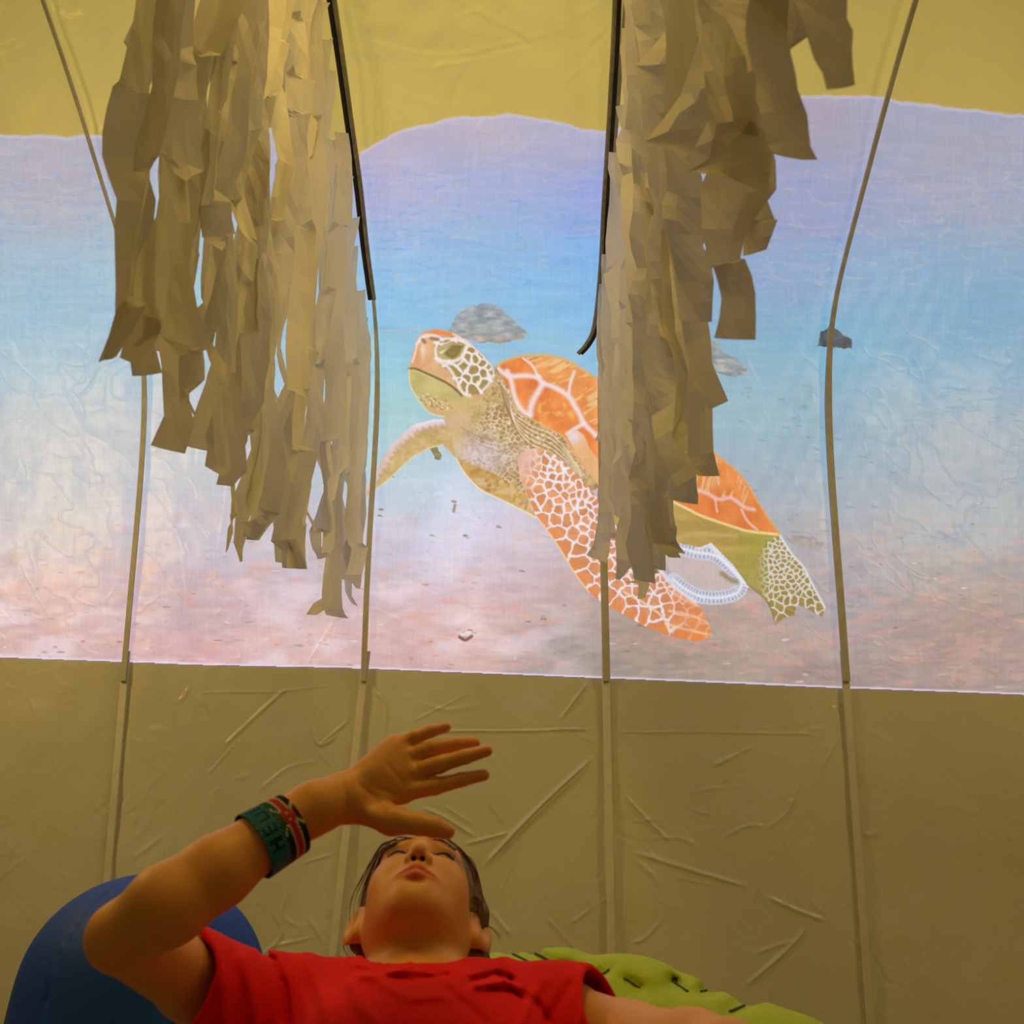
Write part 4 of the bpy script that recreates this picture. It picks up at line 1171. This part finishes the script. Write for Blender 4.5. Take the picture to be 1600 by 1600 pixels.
# T-shirt: a shell over torso and upper arms with its own folds
folds = [([(566,1526),(600,1520),(650,1517),(690,1526),(708,1540)], .0012, 4), ([(410,1488),(430,1500),(445,1540),(450,1600)], -.0060, 5), ([(480,1500),(500,1540),(515,1600)], .0050, 14), ([(330,1490),(350,1540),(352,1600)], .004, 14),
         ([(380,1500),(395,1550),(400,1600)], .004, 12), ([(560,1516),(640,1530),(700,1524)], -.003, 5), ([(640,1510),(600,1524),(560,1524)], .003, 6),
         ([(735,1532),(775,1520),(800,1530)], -.0055, 4), ([(745,1540),(790,1532),(812,1545)], .005, 5), ([(760,1545),(800,1548),(815,1560)], -.005, 4),
         ([(790,1500),(812,1530),(830,1600)], .004, 12), ([(800,1540),(840,1570),(862,1600)], -.004, 6), ([(850,1530),(830,1560),(815,1600)], .0035, 8),
         ([(890,1540),(870,1570),(850,1600)], -.0035, 7), ([(550,1540),(560,1570),(590,1600)], .004, 10), ([(585,1530),(640,1560),(700,1555)], .0025, 8), ([(700,1550),(740,1580),(760,1600)], -.003, 7),
         ([(930,1535),(915,1560),(905,1600)], .003, 7)]
slL = pp(258, 1536, 1.22); aL = (slL - SHL); aL /= np.linalg.norm(aL)
slR = pp(952, 1600, 1.31); aR = np.float32(pp(1010, 1626, 1.25) - SHR); aR /= np.linalg.norm(aR)
NKC = chain
nR = aR * .9 + np.float32((0, .5, .22)); nR /= np.linalg.norm(nR)
def shirt_sdf(p):
    base = torso_sdf(p)
    sl = smin(cap(p, SHL, slL + aL * .05, .053, .055), base, .03)
    sr = smin(cap(p, SHR, slR + aR * .05, .056, .060), sl, .03)
    o = sr - .013 - 1.7 * crease_px(p, folds) - 0.006 * (fbm(p[:, 0] * 16 + p[:, 2] * 8, p[:, 1] * 14 - p[:, 2] * 9, 61, 3) - .5)
    d = smax(o, -(o + .0085), .002)
    inner = smin(torso_sdf(p), np.minimum(*arms_sdf(p)), .02)
    d = smax(d, (p - (slL + aL * .002)) @ aL, .004)
    m = (p - SHR) @ aR > 0
    d = smax(d, (p - slR) @ nR, .004)
    nk = cap(p, pp(648, 1452, 1.42), pp(655, 1572, 1.335), .071, .078)
    nk = cap(p, pp(650, 1400, 1.50), pp(655, 1584, 1.33), .062, .074)
    nk = smin(nk, cap(p, pp(703, 1470, 1.46), pp(730, 1550, 1.38), .046, .044), .02)
    d = smax(d, -nk, .004)
    d = smax(d, -(p[:, 1] - 0.80) , .004)
    return d
V, F = nets(shirt_sdf, (-.36, .74, .16), (.24, 1.58, .70), 0.0030)
print('shirt', len(V))
make_mesh('t_shirt', V - gl, F, m_red, girl)

# hair
def hair_sdf(p):
    q = to_head(p)
    d = ell(q, (.002, -.020, .038), (.080, .095, .090))
    d = smin(d, cap(q, (.058, .020, .072), (.080, -.004, .010), .018, .015), .02)
    d = smin(d, cap(q, (.080, -.010, .012), (.077, -.040, -.050), .014, .017), .02)
    d = smin(d, cap(q, (-.058, .016, .062), (-.080, -.024, -.030), .016, .014), .02)
    face = ell(q, (-.005, .066, -.030), (.076, .080, .108))
    d = smax(d, -face, .006)
    d = smax(d, -(q[:, 2] + .055), .01)
    # tresses falling behind the neck on her left
    tr = chain(p, [(from_head((.070, -.040, -.035)), .020), (pp(738, 1500, 1.50), .022), (pp(728, 1535, 1.46), .016)], .01)
    tr = np.minimum(tr, chain(p, [(from_head((.055, -.060, -.030)), .025), (pp(722, 1510, 1.53), .022), (pp(716, 1545, 1.50), .018)], .01))
    tl = chain(p, [(from_head((-.066, -.050, -.030)), .016), (pp(580, 1495, 1.53), .010), (pp(584, 1525, 1.50), .006)], .01)
    d = smin(d, tr, .015); d = smin(d, tl, .012)
    ang = (q[:, 2] * .62 - q[:, 1] * .78) * 620 + 9 * fbm(q[:, 0] * 20, q[:, 2] * 14, 79, 3)
    d = d - 0.0007 * np.sin(ang) - 0.0028 * (fbm(ang * .22, q[:, 0] * 9, 77, 3) - .5)
    body = smin(head_sdf(q) * HS, sph(p, HC, .01), .001)
    return smax(d, -(body + .0005), .001) if False else d
V, F = nets(hair_sdf, np.array(HC) - .20, np.array(HC) + .17, 0.0025)
make_mesh('hair', V - gl, F, m_hair, girl)
# loose strands, lashes and brows: tapered tubes
def strand_mesh(name, strands, mat, label=None):
    parts = []
    for pts, r in strands:
        pts = smooth_line(pts, 6); rr_ = np.linspace(r, r * .35, len(pts))
        parts.append(tube(pts, rr_, 4, 1.0, (0.3, 0.2, 0.9)))
    V, F = merge(parts)
    o = make_mesh(name, V - gl, F, mat, girl)
    if label: o['label'] = label
rh = random.Random(4)
st = []
def px_strand(pts, d, r, n, sp):
    for k in range(n):
        o_ = rh.uniform(-sp, sp); dd = rh.uniform(-.01, .01)
        st.append(([P(x + o_ * (0.4 + i * .5) + rh.uniform(-1, 1), y + rh.uniform(-2, 2) * i * .5, d + dd) for i, (x, y) in enumerate(pts)], r))
px_strand([(620,1312),(600,1320),(585,1345),(570,1375),(558,1410),(557,1450)], 1.50, .0007, 9, 7)
px_strand([(618,1316),(596,1330),(582,1360),(570,1400),(564,1445)], 1.51, .0009, 14, 5)
px_strand([(640,1309),(620,1309),(603,1322),(590,1340)], 1.46, .0006, 4, 3)
px_strand([(562,1462),(548,1465),(541,1480),(556,1500),(572,1510)], 1.52, .0007, 3, 4)
px_strand([(575,1490),(560,1500),(540,1497),(520,1495)], 1.52, .0006, 2, 3)
px_strand([(575,1480),(566,1500),(548,1512),(540,1520)], 1.52, .0006, 3, 4)
px_strand([(745,1440),(765,1447),(780,1460),(784,1472)], 1.50, .0006, 3, 4)
px_strand([(742,1400),(750,1410),(756,1440),(760,1470),(752,1500)], 1.51, .0007, 10, 5)
px_strand([(738,1480),(752,1495),(748,1515),(735,1535)], 1.50, .0008, 10, 7)
px_strand([(700,1312),(722,1330),(742,1362),(748,1400),(746,1440)], 1.49, .0008, 14, 4)
px_strand([(728,1480),(728,1500),(722,1525),(715,1545)], 1.46, .0008, 8, 6)
strand_mesh('loose_hair_strands', st, m_hair, 'fine loose strands')
for sx in (-1, 1):
    ls_ = []
    for k in range(16):
        t = k / 15; x = .0175 + .028 * t
        y0 = .0845 - ((x - .031) / .0145) ** 2 * .006
        z0 = .0018 - ((x - .031) / .014) ** 2 * .002
        root_ = np.array((sx * x, y0, z0)); fan = (t - .4) * .006
        ls_.append(([from_head(root_), from_head(root_ + (sx * fan * .5, .0045, -.0008)), from_head(root_ + (sx * fan, .0075, .0022))], .0009))
    strand_mesh('eyelashes', ls_, m_lash)
    bs = []
    for k in range(40):
        t = k / 39; x = .012 + .034 * t; z = .022 + .006 * math.sin(min(t * 1.35, 1) * 2.2) - .003 * t + rh.uniform(-.0012, .0012)
        y = .0935 - (x / .05) ** 2 * .019
        a = np.array((sx * x, y, z)); 
        bs.append(([from_head(a), from_head(a + (sx * .003, .0006, .0012)), from_head(a + (sx * .006, -.0006, .0014))], .0005))
    strand_mesh('eyebrow', bs, m_hair)

# beaded bracelet on the raised forearm
a0 = pp(401, 1320, 1.178); a1 = pp(452, 1290, 1.203)
axd = (a1 - a0) / np.linalg.norm(a1 - a0)
e1 = np.cross(axd, np.array(BK)); e1 /= np.linalg.norm(e1); e2 = np.cross(e1, axd); 
if e2 @ BK < 0: e2 = -e2
if e1[2] < 0: e1 = -e1
Lb = .050; NR, NC = 22, 84
mid_b = (a0 + a1) / 2
Vb, Fb, Cb = [], [], []
K = dict(t=(.008,.20,.42), k=(.008,.008,.012), r=(.62,.02,.02), w=(.60,.58,.45), g=(.02,.11,.03), d=(.02,.04,.06))
def bead_colour(i, s):
    """i: bead column along the arm 0..21 (0 at the elbow side); s: bead number from the top edge going down the near face"""
    if i < 11:                                         # teal band with dark letters
        L = s % 42
        glyph = {0:"k.k.k.k", 1:"k.k.k.k", 2:"kkkkkkk", 3:".......",
                 5:".kkkkkk", 6:"......k", 7:"......k", 8:"......k", 9:".kkkkkk", 10:".......",
                 12:"k..k..k", 13:"k..k..k", 14:"k..k..k", 15:"kkkkkkk", 16:".......", 18:"kkkkkkk", 19:"kkkkkkk", 20:"..kk...", 21:"..kk...", 22:"kkkkkkk"}
        g = glyph.get(L, ".......")
        if 2 <= i <= 8 and g[i - 2] == 'k': return K['k']
        if i == 10 or i == 0: return K['d'] if s % 3 == 0 else K['t']
        return K['t']
    j = i - 11                                         # flag band: green, white, red, white, black with red shield and crossed spears
    base = 'g' if j < 3 else 'w' if j == 3 else 'r' if j < 7 else 'w' if j == 7 else 'k'
    u = s - 12.5
    if abs(u) <= 3.4 and abs(j - 5.2) <= 3.2 * math.sqrt(max(0, 1 - (u / 3.6) ** 2)): return K['w'] if abs(j - 5.2) < 0.6 and abs(u) in (1.5,) else K['r']
    if abs(abs(u) - (abs(j - 5.2) * 1.1)) < .8 and abs(u) < 7: return K['w']
    if s > 19 and j < 3: return K['k']
    return K[base]
for i in range(NR + 1):
    for k in range(NC):
        w = 2 * math.pi * k / NC
        ctr = mid_b + axd * Lb * (i / NR - .5)
        rad = .0362 - .0030 * (i / NR)
        rad += 0.0006 * ((i + k) % 2)
        Vb.append(ctr + rad * (e1 * math.cos(w) * 1.0 + e2 * math.sin(w) * 1.0))
Vq, Fq, Cq = [], [], []
for i in range(NR):
    for k in range(NC):
        k2 = (k + 1) % NC
        q4 = [np.array(Vb[i * NC + k]), np.array(Vb[(i + 1) * NC + k]), np.array(Vb[(i + 1) * NC + k2]), np.array(Vb[i * NC + k2])]
        c4 = sum(q4) / 4; ctr = mid_b + axd * ((c4 - mid_b) @ axd); out_ = (c4 - ctr) / np.linalg.norm(c4 - ctr)
        b0 = len(Vq); inner_ = [p_ * .78 + c4 * .22 + out_ * .0011 for p_ in q4]
        Vq += q4 + inner_
        for a_ in range(4): Fq.append((b0 + a_, b0 + (a_ + 1) % 4, b0 + 4 + (a_ + 1) % 4, b0 + 4 + a_))
        Fq.append((b0 + 4, b0 + 5, b0 + 6, b0 + 7))
        col = bead_colour(i, (k - 2) % NC); Cq += [tuple(x * .55 for x in col)] * 4 + [col] * 4
o = make_mesh('beaded_bracelet', np.array(Vq) - gl, Fq, m_beads, girl, False, np.array(Cq))
o['label'] = 'teal lettered and red, green, black and white striped bead bracelet'

# ------------------------------------------------------------------ beanbags
gpts = [((0.14, 1.86, .22), (.46, .34, .235)), ((-.10, 1.80, .18), (.40, .30, .20)), ((.36, 1.76, .12), (.36, .30, .21)), ((0.02, 1.45, .10), (.40, .42, .17))]
seams_g = [([(790,1485),(815,1497),(838,1508),(875,1516)], .012, 3.2), ([(830,1487),(850,1496),(878,1513)], .012, 3.0), ([(885,1511),(915,1514),(938,1522),(952,1515)], .012, 3.0),
           ([(975,1528),(1000,1544)], .012, 3.0), ([(1052,1534),(1075,1549)], .012, 3), ([(1052,1534),(1030,1548),(985,1546)], .007, 5), ([(1095,1549),(1110,1546)], .012, 4),
           ([(1052,1536),(1054,1560),(1040,1590)], .007, 6), ([(1140,1580),(1175,1565),(1172,1556)], .014, 6), ([(885,1511),(905,1498),(930,1490)], .006, 5), ([(1105,1548),(1135,1546),(1170,1566)], .008, 5)]
seams_w = [(a, b, c * 2.6) for a, b, c in seams_g]
def green_sdf(p):
    d = None
    # upper roll following the outline seen behind her shoulder
    roll_ = [(pp(800, 1600, 1.74), .110), (pp(880, 1602, 1.72), .112), (pp(985, 1615, 1.70), .112), (pp(1062, 1640, 1.66), .098), (pp(1150, 1668, 1.62), .094), (pp(1240, 1690, 1.58), .088), (pp(1360, 1740, 1.55), .08)]
    d = chain(p, roll_, .01)
    for c_, r_ in gpts:
        e = ell(p, c_, r_); d = smin(d, e, .05)
    d = d + crease_px(p, seams_w) - 0.006 * (fbm(p[:, 0] * 9 + p[:, 2] * 5, p[:, 1] * 9, 91, 3) - .5)
    m = d < .02
    if m.any(): d[m] = np.maximum(d[m], .012 - np.minimum(torso_sdf(p[m], .012), np.minimum(np.minimum(*arms_sdf(p[m])), head_sdf(to_head(p[m])) - .02)))
    return smax(d, .004 - p[:, 2], .01)
V, F = nets(green_sdf, (-.6, .95, -.03), (.85, 2.3, .60), 0.0075)
gb = empty('beanbag', (0.14, 1.8, 0.0))
make_mesh('bag_cover', V - np.array((0.14, 1.8, 0)), F, m_green, gb)
# stitching laid in the grooves
ssm = []
for pts, a, w in seams_g:
    if a < .011: continue
    L = []
    for x, y in smooth_line(pts, 8):
        for d_ in np.arange(1.35, 2.1, .0025):
            pt = P(x, y, d_)
            if green_sdf(pt[None].astype(np.float32))[0] < 0.0035: L.append(pt); break
    if len(L) > 3: ssm.append(tube(np.array(L), .0020, 5))
for V, F in ssm:
    o = make_mesh('seam_stitching', V - np.array((0.14, 1.8, 0)), F, m_seam, gb); o['label'] = 'dark stitched seam'
thing(gb, 'lime green beanbag with dark seams under the girl\'s back and shoulder', 'beanbag')

BC = P(225, 1520, 2.15)
def blue_sdf(p):
    d = ell(p, (BC[0], BC[1], BC[2] - .03), (.235, .22, .215))
    d = smin(d, ell(p, (BC[0], BC[1], .17), (.27, .27, .18)), .12)
    ang = np.arctan2(p[:, 1] - BC[1], p[:, 0] - BC[0])
    d = d + .006 * np.exp(-(np.abs(np.sin(ang * 3)) / .05) ** 2)
    return smax(d, .004 - p[:, 2], .01)
V, F = nets(blue_sdf, (BC[0] - .35, BC[1] - .35, -.03), (BC[0] + .35, BC[1] + .35, .75), 0.008)
bb = empty('beanbag', (float(BC[0]), float(BC[1]), 0.0))
make_mesh('bag_cover', V - np.array((BC[0], BC[1], 0)), F, m_blue, bb)
thing(bb, 'deep blue beanbag standing behind the raised arm at the left', 'beanbag')
